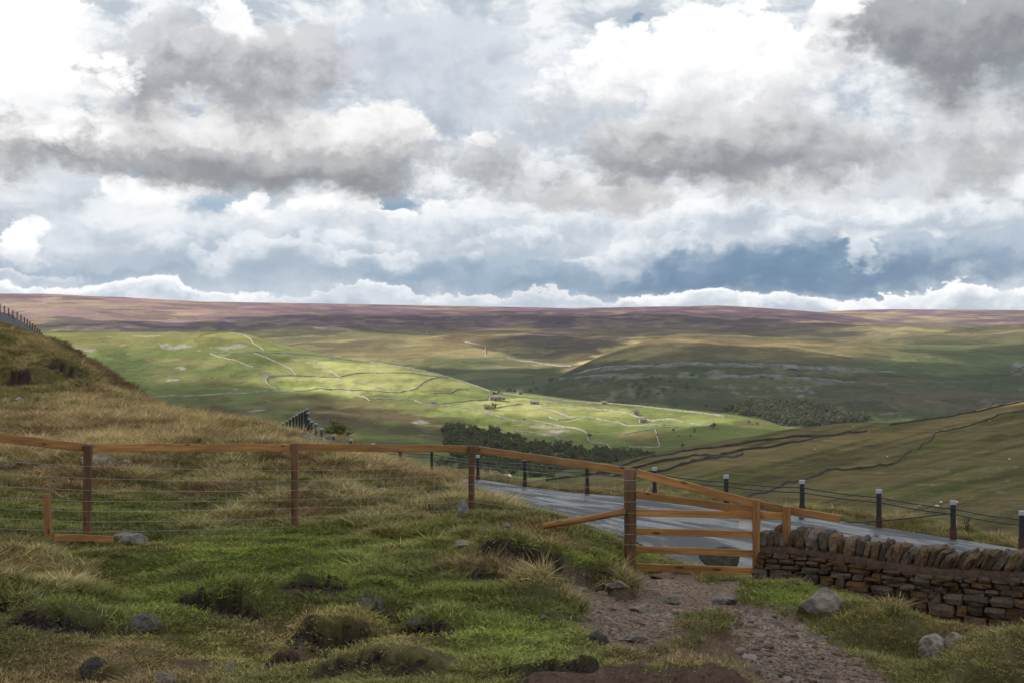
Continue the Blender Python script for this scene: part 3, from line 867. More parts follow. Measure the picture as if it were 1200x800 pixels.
sheet('moor', cA, [[(520, 3600)] * nA, [(472, 4200)] * nA, [(432, 4900)] * nA,
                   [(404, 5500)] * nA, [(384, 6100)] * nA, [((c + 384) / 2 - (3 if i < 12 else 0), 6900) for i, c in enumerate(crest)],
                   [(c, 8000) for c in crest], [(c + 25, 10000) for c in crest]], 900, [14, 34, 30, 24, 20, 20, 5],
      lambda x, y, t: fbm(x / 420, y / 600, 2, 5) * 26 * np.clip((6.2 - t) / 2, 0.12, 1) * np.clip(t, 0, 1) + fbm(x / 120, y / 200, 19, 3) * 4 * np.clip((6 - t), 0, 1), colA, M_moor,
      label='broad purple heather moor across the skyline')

# right hand hill with the limestone scars
cM = [480, 560, 622, 656, 680, 737, 800, 900, 1000, 1100, 1200, 1500, 2200]
mc = [(495, 3350), (484, 3450), (461, 3600), (440, 3750), (428, 3850), (404, 4100), (395, 4300), (397, 4500), (402, 4600), (404, 4700), (402, 4700), (395, 4700), (380, 4700)]
m1 = [(500, 3200), (488, 3300), (468, 3400), (452, 3450), (444, 3500), (432, 3550), (427, 3600), (427, 3650), (431, 3700), (438, 3750), (440, 3750), (435, 3750), (420, 3750)]
def colM(px, py, x, y, z):
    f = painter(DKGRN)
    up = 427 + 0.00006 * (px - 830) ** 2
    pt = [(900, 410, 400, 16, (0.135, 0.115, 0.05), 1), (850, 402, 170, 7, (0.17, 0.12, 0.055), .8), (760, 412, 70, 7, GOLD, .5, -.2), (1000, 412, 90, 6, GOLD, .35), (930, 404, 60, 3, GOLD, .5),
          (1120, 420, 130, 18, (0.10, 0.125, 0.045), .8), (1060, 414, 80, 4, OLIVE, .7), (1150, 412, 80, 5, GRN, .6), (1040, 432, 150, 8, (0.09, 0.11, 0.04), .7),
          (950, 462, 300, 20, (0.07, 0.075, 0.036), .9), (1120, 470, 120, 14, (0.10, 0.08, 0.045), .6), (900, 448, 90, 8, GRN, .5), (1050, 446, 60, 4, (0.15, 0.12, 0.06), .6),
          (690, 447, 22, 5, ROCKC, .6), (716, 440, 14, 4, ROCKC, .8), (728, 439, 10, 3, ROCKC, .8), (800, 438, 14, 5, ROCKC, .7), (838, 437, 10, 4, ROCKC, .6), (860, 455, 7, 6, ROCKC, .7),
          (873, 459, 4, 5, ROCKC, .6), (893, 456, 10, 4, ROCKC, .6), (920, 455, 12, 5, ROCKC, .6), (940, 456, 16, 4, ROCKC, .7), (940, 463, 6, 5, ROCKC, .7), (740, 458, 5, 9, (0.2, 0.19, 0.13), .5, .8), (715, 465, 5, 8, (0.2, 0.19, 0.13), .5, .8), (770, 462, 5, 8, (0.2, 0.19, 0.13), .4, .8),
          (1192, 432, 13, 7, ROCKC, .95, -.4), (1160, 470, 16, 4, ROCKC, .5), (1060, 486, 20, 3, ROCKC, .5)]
    keepc = f(px, py, [p_ for p_ in pt if p_[4] is not ROCKC], (34, 9, 10, 4), 2)
    c = f(px, py, pt, (34, 9, 10, 4), 2)
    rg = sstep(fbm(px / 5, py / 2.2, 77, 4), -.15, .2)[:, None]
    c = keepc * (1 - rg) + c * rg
    for (a_, b_, hh, st) in (([(690, 434), (717, 431), (760, 428), (800, 426), (884, 428), (969, 431), (1050, 437)], 0, 4.0, .85), ([(655, 444), (697, 441), (740, 440), (850, 441), (901, 441), (952, 446), (1002, 449)], 1, 3.6, .7)):
        ds, _, tt = segdist(px + 5 * fbm(px / 9, py / 3, 5, 3), py + 2 * fbm(px / 14, py / 3, 8, 3), a_)
        k = (1 - sstep(ds, hh * .3, hh * .75)) * st * sstep(tt, 0, .1) * sstep(1 - tt, 0, .2) * sstep(fbm(px / 14, py / 40, 3 + b_, 3), -.5, .1)
        c = mixc(c, c3(ROCKC), k)
    return c, {}
M_hill = far_mat('hill_grass', 0.007, 0.04, 0.34, (1, 1.3, 1), 12.0, dark=(0.05, 0.63, (0.03, 0.035, 0.018)), patchy=.22)
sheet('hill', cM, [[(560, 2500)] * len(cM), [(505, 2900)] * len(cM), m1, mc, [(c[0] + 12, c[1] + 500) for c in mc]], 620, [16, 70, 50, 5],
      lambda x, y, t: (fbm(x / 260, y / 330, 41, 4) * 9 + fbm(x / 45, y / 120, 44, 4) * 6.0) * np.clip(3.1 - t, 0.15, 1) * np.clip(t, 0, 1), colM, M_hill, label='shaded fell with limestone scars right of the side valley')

# green walled hill on the left with the valley floor at its foot
cG = [-900, -200, 0, 62, 120, 200, 270, 290, 330, 400, 434, 484, 525, 552, 575, 616, 670, 800, 850, 901, 918, 1000, 1300]
gc = [(380, 2900), (389, 2800), (391, 2750), (390, 2720), (389.5, 2700), (389, 2700), (389, 2680), (392, 2660), (404, 2620), (418, 2560), (423.5, 2530), (431.5, 2480), (441, 2440), (449, 2400), (457, 2360),
      (460, 2350), (467.5, 2280), (479.5, 2120), (485, 2060), (494, 2000), (500, 1980), (516, 1900), (560, 1800)]
def lerp(a, b, f): return a + (b - a) * f
g0 = [(lerp(c[0], 566, .0) * 0 + 572, 1250) for c in gc]
g1 = [(max(lerp(c[0], 566, .78), c[0] + 4), lerp(c[1], 1300, .70)) for c in gc]
g2 = [(max(lerp(c[0], 566, .48), c[0] + 2.5), lerp(c[1], 1300, .42)) for c in gc]
g3 = [(lerp(c[0], 566, .2), lerp(c[1], 1300, .2)) for c in gc]
def colG(px, py, x, y, z):
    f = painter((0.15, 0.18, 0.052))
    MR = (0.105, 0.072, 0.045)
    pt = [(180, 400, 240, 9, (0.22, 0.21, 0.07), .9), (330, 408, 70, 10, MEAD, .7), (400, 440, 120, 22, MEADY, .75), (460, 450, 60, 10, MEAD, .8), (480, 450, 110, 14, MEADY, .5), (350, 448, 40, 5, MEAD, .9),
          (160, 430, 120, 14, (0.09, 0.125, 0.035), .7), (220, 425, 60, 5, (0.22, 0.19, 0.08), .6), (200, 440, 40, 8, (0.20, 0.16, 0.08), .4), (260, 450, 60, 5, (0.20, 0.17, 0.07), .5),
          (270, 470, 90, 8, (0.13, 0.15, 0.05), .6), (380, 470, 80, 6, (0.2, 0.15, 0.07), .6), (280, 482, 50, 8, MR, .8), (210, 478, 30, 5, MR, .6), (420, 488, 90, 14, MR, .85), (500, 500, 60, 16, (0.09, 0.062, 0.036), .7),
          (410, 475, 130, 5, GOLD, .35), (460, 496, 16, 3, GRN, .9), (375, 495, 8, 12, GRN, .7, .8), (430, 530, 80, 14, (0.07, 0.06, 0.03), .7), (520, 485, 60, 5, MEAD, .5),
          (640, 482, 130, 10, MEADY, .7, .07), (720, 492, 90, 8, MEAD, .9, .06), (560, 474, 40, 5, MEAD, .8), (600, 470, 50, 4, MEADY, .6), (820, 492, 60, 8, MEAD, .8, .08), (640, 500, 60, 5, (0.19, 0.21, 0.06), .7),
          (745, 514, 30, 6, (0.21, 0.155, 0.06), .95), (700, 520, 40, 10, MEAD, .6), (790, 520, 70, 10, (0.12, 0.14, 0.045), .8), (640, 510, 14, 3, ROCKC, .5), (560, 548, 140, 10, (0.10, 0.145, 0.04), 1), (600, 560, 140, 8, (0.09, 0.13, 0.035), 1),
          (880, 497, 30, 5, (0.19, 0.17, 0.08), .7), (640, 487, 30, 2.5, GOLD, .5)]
    c = f(px, py, pt, (40, 14, 16, 6), 3)
    n = sstep(fbm(px / 16, py / 5, 23, 4), 0.25, 0.6)[:, None]
    c = c * (1 - .3 * n) + c3(BROWN) * .3 * n
    # limestone pavement and scree patches
    for (cx, cy, rx, ry) in ((203, 408, 14, 2.6), (216, 406, 10, 2), (190, 405, 7, 3), (270, 407, 22, 2.2), (280, 405, 14, 2.5), (172, 394, 18, 1), (95, 410, 20, 2.2), (142, 404, 5, 1.6), (212, 431, 7, 2.2), (203, 445, 8, 1.6),
                             (130, 394, 6, .8), (218, 484, 7, 1.6), (250, 489, 10, 2), (300, 481, 7, 1.2), (277, 455, 5, 1.2), (492, 494, 8, 3.5), (310, 441, 6, 4), (234, 411, 3, .8), (150, 414, 4, .7), (640, 500, 26, 2.5), (655, 505, 14, 2)):
        r = np.hypot((px + 6 * fbm(px / 6, py / 2, 5, 3) - cx) / rx, (py + 1.2 * fbm(px / 6, py / 2, 15, 3) - cy) / ry)
        c = mixc(c, c3((0.36, 0.31, 0.27)), .85 * (1 - sstep(r, .6, 1.1)))
    return c, {}
M_mead = far_mat('meadow_hill', 0.009, 0.055, 0.26, (1, 1.3, 1), 8.0, dark=(0.06, 0.645, (0.05, 0.05, 0.022)), patchy=.22)
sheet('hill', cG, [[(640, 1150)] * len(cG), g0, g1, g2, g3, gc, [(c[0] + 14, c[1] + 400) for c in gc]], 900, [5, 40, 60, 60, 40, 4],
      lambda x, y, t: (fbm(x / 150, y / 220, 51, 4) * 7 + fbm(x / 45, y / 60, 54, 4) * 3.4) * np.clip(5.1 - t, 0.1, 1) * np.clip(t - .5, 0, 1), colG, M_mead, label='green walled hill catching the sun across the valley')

# right hand brown slope
cB = [380, 500, 620, 670, 737, 800, 868, 935, 1016, 1043, 1104, 1140, 1200, 1400, 1900]
bc = [(600, 420), (583, 440), (563, 500), (554, 560), (538, 620), (523, 680), (512, 730), (500.5, 760), (494.5, 840), (495, 870), (489, 930), (481, 980), (468, 1050), (435, 1200), (380, 1400)]
b3 = [(607, 350), (592, 370), (571, 420), (563, 450), (552, 490), (543, 530), (536, 565), (529, 600), (523, 635), (521, 650), (512, 690), (505, 720), (496, 760), (470, 860), (420, 950)]
b2 = [(625, 270), (605, 290), (588, 330), (582, 350), (575, 375), (570, 400), (567, 420), (562, 440), (557, 460), (555, 465), (549, 490), (545, 505), (538, 525), (515, 580), (480, 640)]
b1 = [(670, 190), (640, 200), (618, 220), (612, 230), (606, 240), (604, 250), (604, 258), (602, 265), (600, 272), (600, 275), (600, 280), (600, 285), (600, 290), (595, 300), (585, 310)]
b0 = [(780, 45), (740, 48), (700, 50), (690, 48), (685, 47), (680, 45.5), (680, 44.5), (675, 43), (670, 41), (672, 40.5), (676, 39.5), (680, 39), (690, 38), (700, 34), (720, 30)]
def colB(px, py, x, y, z):
    f = painter((0.125, 0.105, 0.042))
    pt = [(900, 530, 200, 14, (0.19, 0.145, 0.06), .8, -.15), (1100, 500, 120, 12, (0.19, 0.145, 0.055), .7, -.2), (960, 545, 90, 7, (0.13, 0.085, 0.045), .7, -.25), (1130, 560, 120, 16, (0.105, 0.115, 0.03), .9, -.25),
          (1000, 575, 90, 7, (0.10, 0.115, 0.03), .8, -.1), (1150, 590, 100, 8, (0.17, 0.13, 0.055), .8), (1000, 590, 60, 8, (0.18, 0.135, 0.055), .7, -.2), (1090, 608, 120, 9, (0.10, 0.11, 0.035), .9), (1170, 620, 70, 14, (0.14, 0.105, 0.05), .7),
          (830, 560, 80, 8, (0.11, 0.12, 0.035), .7, -.1), (720, 560, 60, 8, (0.18, 0.15, 0.06), .6), (1180, 555, 22, 8, (0.10, 0.07, 0.04), .7, -.4), (1060, 535, 60, 5, (0.09, 0.10, 0.03), .7, -.3), (700, 550, 60, 3, GRN, .8, -.2), (1100, 525, 60, 5, (0.12, 0.12, 0.035), .7, -.3)]
    c = f(px, py, pt, (50, 12, 20, 6), 4)
    s = px * 0.26 + py           # banding that runs down the slope
    n = fbm(px / 120, s / 4.0, 27, 4)
    c = mixc(c, c3((0.185, 0.14, 0.065)), .55 * sstep(n, 0.0, 0.5)); c = mixc(c, c3((0.070, 0.070, 0.022)), .65 * sstep(-n, 0.0, 0.45))
    r = sstep(fbm(px / 10, py / 3, 29, 3), .55, .75) * sstep(px, 1000, 1100) * (py > 545)
    return mixc(c, c3((0.19, 0.17, 0.15)), .6 * r), {}
M_slope = far_mat('rough_pasture', 0.03, 0.22, 0.30, (1, 1.4, 1), 1.6, dark=(0.16, 0.64, (0.06, 0.05, 0.022)), patchy=.18)
def nB(x, y, t):
    s = x * 0.85 + y * 0.4
    return (fbm(s / 40 * (60 / (40 + y * .05)), y / 160, 61, 4) * 0.0055 * y + fbm(x / 9, y / 18, 64, 3) * 0.0012 * y + fbm(x / 1.6, y / 1.6, 66, 3) * .08) * np.clip(4.05 - t, 0.15, 1) * np.clip(t, 0.1, 1)
sheet('hillside', cB, [b0, b1, b2, b3, bc, [(c[0] + 60, c[1] + 300) for c in bc]], 800, [50, 70, 60, 60, 5], nB, colB, M_slope, label='brown grazed hillside falling to the valley on the right')

# left hillside beyond the hump with the upper road
cH = [-900, -300, 0, 22, 46, 57, 77, 100, 150, 205, 240, 300, 380]
h0 = [(470, 120), (460, 125), (450, 120), (450, 118), (452, 112), (455, 108), (465, 104), (480, 98), (508, 90), (530, 82), (545, 80), (560, 80), (590, 78)]
hm = [(380, 210), (392, 170), (398, 150), (399, 146), (402, 138), (404, 134), (416, 126), (432, 118), (462, 107), (496, 94), (515, 88), (545, 86), (580, 84)]
hr = [(330, 300), (348, 230), (379, 188), (388, 172), (398.5, 146), (399.5, 142), (407, 136), (422, 126), (454, 112), (489, 97), (508, 92), (540, 90), (575, 88)]
hc = [(280, 340), (326, 300), (367, 232), (377, 205), (392.5, 165), (396, 155), (403.5, 144), (417, 133), (449, 116), (485, 101), (505, 96), (538, 94), (572, 92)]
def colH(px, py, x, y, z):
    f = painter((0.15, 0.115, 0.05))
    pt = [(100, 420, 40, 6, (0.11, 0.095, 0.035), .8, .6), (20, 395, 40, 10, (0.085, 0.05, 0.025), .8), (60, 395, 20, 8, (0.09, 0.08, 0.03), .7, .7), (150, 465, 40, 10, (0.19, 0.145, 0.06), .7, .6)]
    c = f(px, py, pt, (20, 12, 10, 6), 6)
    ds, _, tt = segdist(px, py, [(60, 394), (85, 411), (110, 428), (150, 453)])
    return mixc(c, c3((0.05, 0.032, 0.02)), (1 - sstep(ds, 1, 3.5)) * .9), {}
sheet('hillside', cH, [h0, hm, hr, hc, [(c[0] + 120, c[1] + 60) for c in hc]], 360, [60, 50, 50, 8],
      lambda x, y, t: (fbm(x / 8, y / 12, 71, 4) * .35 + fbm(x / 2, y / 3, 73, 3) * .12) * np.clip(3.2 - t, 0.2, 1) * np.where(np.abs(t - 2.6) < .5, .2, 1), colH, M_slope, label='steep grassy hillside carrying the upper road at far left')

# low ground under everything, out to the horizon
me = bpy.data.meshes.new('valley_floor')
me.from_pydata([(-40000, -20000, -175), (40000, -20000, -175), (40000, 45000, -175), (-40000, 45000, -175)], [], [(0, 1, 2, 3)])
m, t, b = new_mat('valley_grass')
t.l.new(t.mix(t.noise(pos(t), 0.004, 8, 0.6), (0.06, 0.075, 0.03), (0.14, 0.13, 0.055)), b.inputs['Base Color']); b.inputs['Roughness'].default_value = 1
tag(link('valley_floor', me, m), 'low valley ground under the hills', kind='structure')

# upper road strip
G = strip('road', [(-200, 200, 8.0), (0, 190, 2.4), (20, 172, 1.4), (36, 156, .7), (50, 142, .15), (58, 132, -.3)],
          [(-200, 250, 11.0), (0, 224, 4.5), (20, 196, 2.94), (36, 174, 1.57), (48, 157, .6), (56, 146, -.1)], 60, 8, None, M_road)
M_dry = flat_mat('dry_asphalt', (0.10, 0.105, 0.115), .95, var=.15, sc=1)
M_dry.node_tree.nodes['Principled BSDF'].inputs['Specular IOR Level'].default_value = .15
hb = SHEETS['hillside7'] if 'hillside7' in SHEETS else [v for k, v in SHEETS.items() if k.startswith('hillside')][-1]
BV = {k: v for k, v in SHEETS.items()}
ks = list(BV)
BV_MOOR, BV_M, BV_G, BV_B, BV_H = BV[ks[1]], BV[ks[2]], BV[ks[3]], BV[ks[4]], BV[ks[5]]
G[:, 2] += 0.12
al = np.repeat(np.linspace(0, 9, 60), 8); ac = np.tile(np.linspace(0, 1, 8), 60)
me, _ = grid_mesh('road', G, 60, 8, None, {'along': al, 'across': ac})
tag(link('road', me, M_dry), 'short stretch of grey road climbing the hill at far left', kind='structure')

def drop(bv, x, y):
    h = bv.ray_cast(Vector((x, y, 3000)), Vector((0, 0, -1)))
    return h[0].z if h[0] else None

#@@OBJECTS
# ------------------------------------------------------------------ unseen clouds added above the frame to shade the hills and the pass
def cloud(px, py, bv, rx, ry, seed, h=2500, at=None):
    p = Vector(at) if at else ray(bv, px, py)
    if p is None: return
    c = p + SUN_DIR * ((h - p.z) / SUN_DIR.z)
    bm = bmesh.new()
    bmesh.ops.create_icosphere(bm, subdivisions=5, radius=1.0)
    co = np.array([v.co[:] for v in bm.verts])
    a = np.arctan2(co[:, 1], co[:, 0])
    k = 1 + 0.30 * fbm(co[:, 0] * 1.6 + seed * 7, co[:, 1] * 1.6, seed, 5) + 0.10 * fbm(co[:, 0] * 7, co[:, 1] * 7 + seed, seed + 3, 4)
    th = np.where(co[:, 2] > 0, 170, 40) * (1 + 0.4 * fbm(co[:, 0] * 3, co[:, 1] * 3, seed + 5, 4))
    for v, kk, t_, cc in zip(bm.verts, k, th, co):
        v.co = (cc[0] * rx * kk, cc[1] * ry * kk, cc[2] * t_)
    me = bpy.data.meshes.new('cloud'); bm.to_mesh(me); bm.free()
    o = link('cloud', me, M_cloud, loc=c, smooth=True)
    tag(o, 'unseen cumulus added overhead to shade the land', kind='structure')
M_cloud = bpy.data.materials.new('shade_cloud_mass'); M_cloud.use_nodes = True
t = NT(M_cloud.node_tree); t.n.clear()
df = t.new('ShaderNodeBsdfDiffuse'); tr = t.new('ShaderNodeBsdfTranslucent'); mx = t.new('ShaderNodeMixShader'); ou = t.new('ShaderNodeOutputMaterial')
df.inputs[0].default_value = (.85, .86, .88, 1); tr.inputs[0].default_value = (.85, .86, .88, 1)
t.l.new(df.outputs[0], mx.inputs[1]); t.l.new(tr.outputs[0], mx.inputs[2]); t.l.new(mx.outputs[0], ou.inputs[0])
SHADE_CLOUDS = [
 # over the pass itself
 (0, 0, None, 620, 520, 1, (60, 180, -5)),
 (1180, 520, BV_B, 260, 240, 2, None), (820, 545, BV_B, 120, 170, 21, None), (1010, 505, BV_B, 330, 260, 22, None),
 (400, 516, BV_G, 330, 150, 3, None), (150, 475, BV_G, 250, 140, 4, None), (600, 548, BV_G, 240, 150, 5, None), (840, 512, BV_G, 110, 90, 6, None),
 (980, 440, BV_M, 900, 420, 7, None), (720, 450, BV_M, 260, 230, 8, None), (1300, 420, BV_M, 500, 500, 9, None),
 (660, 374, BV_MOOR, 1500, 560, 10, None), (260, 384, BV_MOOR, 850, 240, 11, None), (540, 445, BV_MOOR, 330, 260, 12, None), (640, 404, BV_MOOR, 240, 240, 13, None),
 (900, 392, BV_M, 420, 200, 14, None),
]
for px, py, bv, rx, ry, sd, at in SHADE_CLOUDS:
    cloud(px, py, bv, rx, ry, sd, at=at)

# ------------------------------------------------------------------ shape helpers
def beam_mesh(name, L, w, h, seed=0, rnd=False, bow=0.0, nseg=10, jit=0.002):
    rs = np.random.RandomState(seed)
    me = bpy.data.meshes.new(name)
    if rnd:
        ring = [(w / 2 * math.cos(a), h / 2 * math.sin(a)) for a in np.linspace(0, 2 * math.pi, 12, endpoint=False)]
    else:
        c = min(w, h) * 0.09
        ring = [(-w / 2 + c, -h / 2), (w / 2 - c, -h / 2), (w / 2, -h / 2 + c), (w / 2, h / 2 - c), (w / 2 - c, h / 2), (-w / 2 + c, h / 2), (-w / 2, h / 2 - c), (-w / 2, -h / 2 + c)]
    n = len(ring); vs = []; fs = []
    for i in range(nseg + 1):
        x = -L / 2 + L * i / nseg
        ph = bow * math.sin(math.pi * i / nseg)
        jy, jz = rs.normal(0, jit, 2)
        for (a, b_) in ring:
            vs.append((x, a + jy, b_ + jz + ph))
    for i in range(nseg):
        for k in range(n):
            fs.append((i * n + k, i * n + (k + 1) % n, (i + 1) * n + (k + 1) % n, (i + 1) * n + k))
    fs.append(tuple(range(n))[::-1]); fs.append(tuple(nseg * n + k for k in range(n)))
    me.from_pydata(vs, [], fs)
    if rnd: me.polygons.foreach_set('use_smooth', [True] * (len(fs) - 2) + [False] * 2)
    return me

def beam(name, p0, p1, w, h, mat, parent, rnd=False, seed=0, bow=0.0):
    """a length of timber from p0 to p1 (w across, h in height), its grain along local X"""
    p0, p1 = Vector(p0), Vector(p1)
    d = p1 - p0
    me = beam_mesh(name, d.length, w, h, seed, rnd, bow, max(2, int(d.length / 0.25)))
    me.materials.append(mat)
    o = bpy.data.objects.new(name, me)
    COL.objects.link(o)
    x = d.normalized()
    up = Vector((0, 0, 1)) if abs(x.z) < .9 else Vector((0, -1, 0))
    y = up.cross(x).normalized(); z = x.cross(y)
    R = Matrix((x, y, z)).transposed().to_4x4()
    o.parent = parent
    R.translation = (p0 + p1) / 2 - (parent.location if parent else Vector())
    o.matrix_basis = R
    return o

def tube_mesh(name, pts, r, n=5, closed=False):
    vs, fs = [], []
    pts = [Vector(p) for p in pts]
    for i, p in enumerate(pts):
        d = (pts[min(i + 1, len(pts) - 1)] - pts[max(i - 1, 0)]).normalized()
        a = d.cross(Vector((0, 0, 1)) if abs(d.z) < .9 else Vector((1, 0, 0))).normalized(); b_ = d.cross(a)
        for k in range(n):
            t_ = 2 * math.pi * k / n
            vs.append(p + (a * math.cos(t_) + b_ * math.sin(t_)) * r)
    for i in range(len(pts) - 1):
        for k in range(n):
            fs.append((i * n + k, i * n + (k + 1) % n, (i + 1) * n + (k + 1) % n, (i + 1) * n + k))
    return vs, fs

def tubes(name, lines, r, mat, parent, n=5):
    V, Fs = [], []
    for pts in lines:
        v, f = tube_mesh(name, pts, r, n)
        o = len(V); V += [tuple(q - (parent.location if parent else Vector())) for q in v]; Fs += [tuple(i + o for i in ff) for ff in f]
    me = bpy.data.meshes.new(name); me.from_pydata(V, [], Fs)
    return link(name, me, mat, parent, smooth=True)

def sag(a, b_, s, n=8):
    a, b_ = Vector(a), Vector(b_)
    return [a.lerp(b_, i / n) - Vector((0, 0, s * 4 * (i / n) * (1 - i / n))) for i in range(n + 1)]

# ------------------------------------------------------------------ stock fence
fo = Vector(W3(345, 621, 19.6))
fence = empty('wooden_fence', fo, 'brown timber post and rail fence with wire netting crossing the grass bank', 'fence')
FP = {-130: (508, 590, 14.6), 103: (521, 638, 17.0), 345: (519, 622, 19.6), 553: (522, 611, 21.0)}
for i, (px, (yt, yb, d)) in enumerate(FP.items()):
    t0 = Vector(W3(px, yt, d)); gz = zat(t0.x, t0.y)
    lean = {103: 0.012, 345: -.006, 553: .015, -130: 0}[px]
    beam('post', (t0.x - lean, t0.y, min(float(gz), W3(px, yb, d)[2]) - .35), t0, .09, .085, M_post, fence, seed=i)
D738 = 17.8
t0 = Vector(W3(738.5, 549, D738))
sp_ = beam('strainer_post', (t0.x, t0.y, t0.z - 1.55), t0, .155, .155, M_post, fence, rnd=True, seed=9)
sp_['label'] = 'thick round strainer post at the gate'
def rail(px0, y0, d0, px1, y1, d1, w=.04, h=.092, par=None, seed=0, name='rail', off=.065, bow=0.0, mat=None):
    a = Vector(W3(px0, y0, d0)); b_ = Vector(W3(px1, y1, d1))
    n = (b_ - a).cross(Vector((0, 0, 1))).normalized()
    if n.y < 0: n = -n
    return beam(name, a + n * off, b_ + n * off, w, h, mat or M_rail, par, seed=seed, bow=bow)
rail(-130, 497, 14.6, 104, 524.5, 17.0, par=fence, seed=11, h=.1)
rail(105, 524.5, 17.0, 347, 524.2, 19.6, par=fence, seed=12, h=.1)
rail(348, 524.0, 19.6, 554, 526.0, 21.0, par=fence, seed=13, h=.1)
rail(555, 526.6, 21.0, 735, 552.5, D738, par=fence, seed=14, h=.1)
a = Vector(W3(636, 616, 17.4)); b_ = Vector(W3(732, 599, 17.75))
br = beam('brace', a, b_, .085, .085, M_rail, fence, rnd=True, seed=15); br['label'] = 'round pole propped against the strainer post'
sh = beam('short_post', Vector(W3(57, 632, 15.9)), Vector(W3(54.5, 578, 15.9)), .07, .07, M_rail, fence, seed=16)
rail(61, 629, 15.9, 130, 631.5, 16.85, par=fence, name='base_board', seed=17, off=-.02, h=.085)
WY = {-130: [530, 546, 561, 575, 588, 600, 612], 103: [546, 560, 574, 587, 599, 611, 623], 345: [551, 563, 574, 585, 595, 606, 617], 553: [545, 556, 567, 577, 587, 596, 605], 738.5: [562, 574, 587, 600, 613, 625, 637]}
ks_ = list(WY); DW = {-130: 14.55, 103: 16.94, 345: 19.54, 553: 20.94, 738.5: 17.7}
vert = []
for a_, b_ in zip(ks_[:-1], ks_[1:]):
    rows = []
    for k in range(7):
        p0 = W3(a_, WY[a_][k], DW[a_]); p1 = W3(b_, WY[b_][k], DW[b_])
        ln = sag(p0, p1, .006 + .01 * random.random(), 12); rows.append(ln)
        tubes('wire', [ln], .0024, M_wire, fence, 4)
    L = (Vector(p0) - Vector(p1)).length; nv = int(L / .3)
    for j in range(1, nv):
        f = j / nv; top = rows[0][0].lerp(rows[0][-1], f); bot = rows[6][0].lerp(rows[6][-1], f)
        vert.append([top, top.lerp(bot, .5) + Vector((random.uniform(-.01, .01), 0, 0)), bot])
vw = tubes('upright_wires', vert, .0013, M_wire, fence, 3); vw['kind'] = 'stuff'
# wire wound round the strainer post
ring = []
for k in range(7):
    c = Vector(W3(738.5, WY[738.5][k], D738)); ring.append([c + Vector((.082 * math.cos(q), .082 * math.sin(q), 0)) for q in np.linspace(0, 2 * math.pi, 13)])
o = tubes('wire_wraps', ring, .003, M_wire, fence, 4); o['kind'] = 'stuff'

# ------------------------------------------------------------------ gate of rails
go = Vector(W3(815, 672, 17.5))
gate = empty('wooden_gate', go, 'timber gate of orange brown rails between the strainer post and the stone wall', 'gate')
D0g, D1g = 17.72, 17.15
def gd(px): return D0g + (D1g - D0g) * (px - 745) / 142
t0 = Vector(W3(886.5, 585, D1g)); beam('post', (t0.x, t0.y, t0.z - 1.35), t0, .085, .075, M_rail, gate, seed=21)
t0 = Vector(W3(922, 593, 17.0)); beam('post', (t0.x, t0.y, W3(922, 652, 17.0)[2]), t0, .09, .07, M_rail, gate, seed=22)
for i, (p0, y0, p1, y1, hh) in enumerate([(746, 554.5, 886, 591, .098), (742, 579, 884, 599, .092), (742, 601, 918, 604.8, .086), (742, 622.5, 901, 627.5, .084), (742, 643.5, 895, 649.5, .084), (742, 664.5, 884, 669.5, .09)]):
    rail(p0, y0, gd(p0), p1, y1, gd(p1), par=gate, seed=30 + i, h=hh, off=.06 if i else .045)
rail(886, 591, D1g, 985, 608.5, 16.9, par=gate, seed=40, h=.088, off=.045)
so = Vector(W3(877, 614.5, 17.15))
sg = rail(863.5, 613.0, gd(863), 890, 613.9, gd(890), w=.006, h=.145, par=None, name='notice_plate', off=.11, mat=M_sign)
tag(sg, 'small blank white plate hung behind the gate rails', 'sign')

# ------------------------------------------------------------------ rocks and stones
def stone_mesh(name, seed, n=3, sub=1, rough=.1, sup=4.0):
    rs = np.random.RandomState(seed)
    bm = bmesh.new()
    bmesh.ops.create_cube(bm, size=2.0)
    bmesh.ops.subdivide_edges(bm, edges=bm.edges[:], cuts=sub, use_grid_fill=True)
    for v in bm.verts:
        c = v.co; r = (abs(c.x) ** sup + abs(c.y) ** sup + abs(c.z) ** sup) ** (1 / sup)
        v.co = c / r * (1 + rs.uniform(-rough, rough)) + Vector(rs.uniform(-rough, rough, 3)) * .5
    bmesh.ops.triangulate(bm, faces=bm.faces[:])
    me = bpy.data.meshes.new(name); bm.to_mesh(me); bm.free()
    return me

def rock_mesh(name, seed, cuts=14, sub=4, depth=(.45, .85), rough=.05):
    rs = np.random.RandomState(seed)
    bm = bmesh.new(); bmesh.ops.create_icosphere(bm, subdivisions=sub, radius=1.0)
    co = np.array([v.co[:] for v in bm.verts])
    for _ in range(cuts):
        n = rs.normal(size=3); n /= np.linalg.norm(n); d = rs.uniform(*depth)
        h = co @ n; over = np.maximum(h - d, 0); co = co - over[:, None] * n[None] * .94
    co += rough * np.stack([fbm(co[:, 0] * 2.3 + co[:, 2] * 1.7 + seed, co[:, 1] * 2.3 - co[:, 2] * 1.3, seed + k, 4) for k in range(3)], 1)
    co[:, 2] += rough * .35 * np.round(fbm(co[:, 2] * 5 + co[:, 0], co[:, 1] * .8, seed + 9, 2) * 3) / 3
    for v, c in zip(bm.verts, co): v.co = c
    me = bpy.data.meshes.new(name); bm.to_mesh(me); bm.free()
    return me

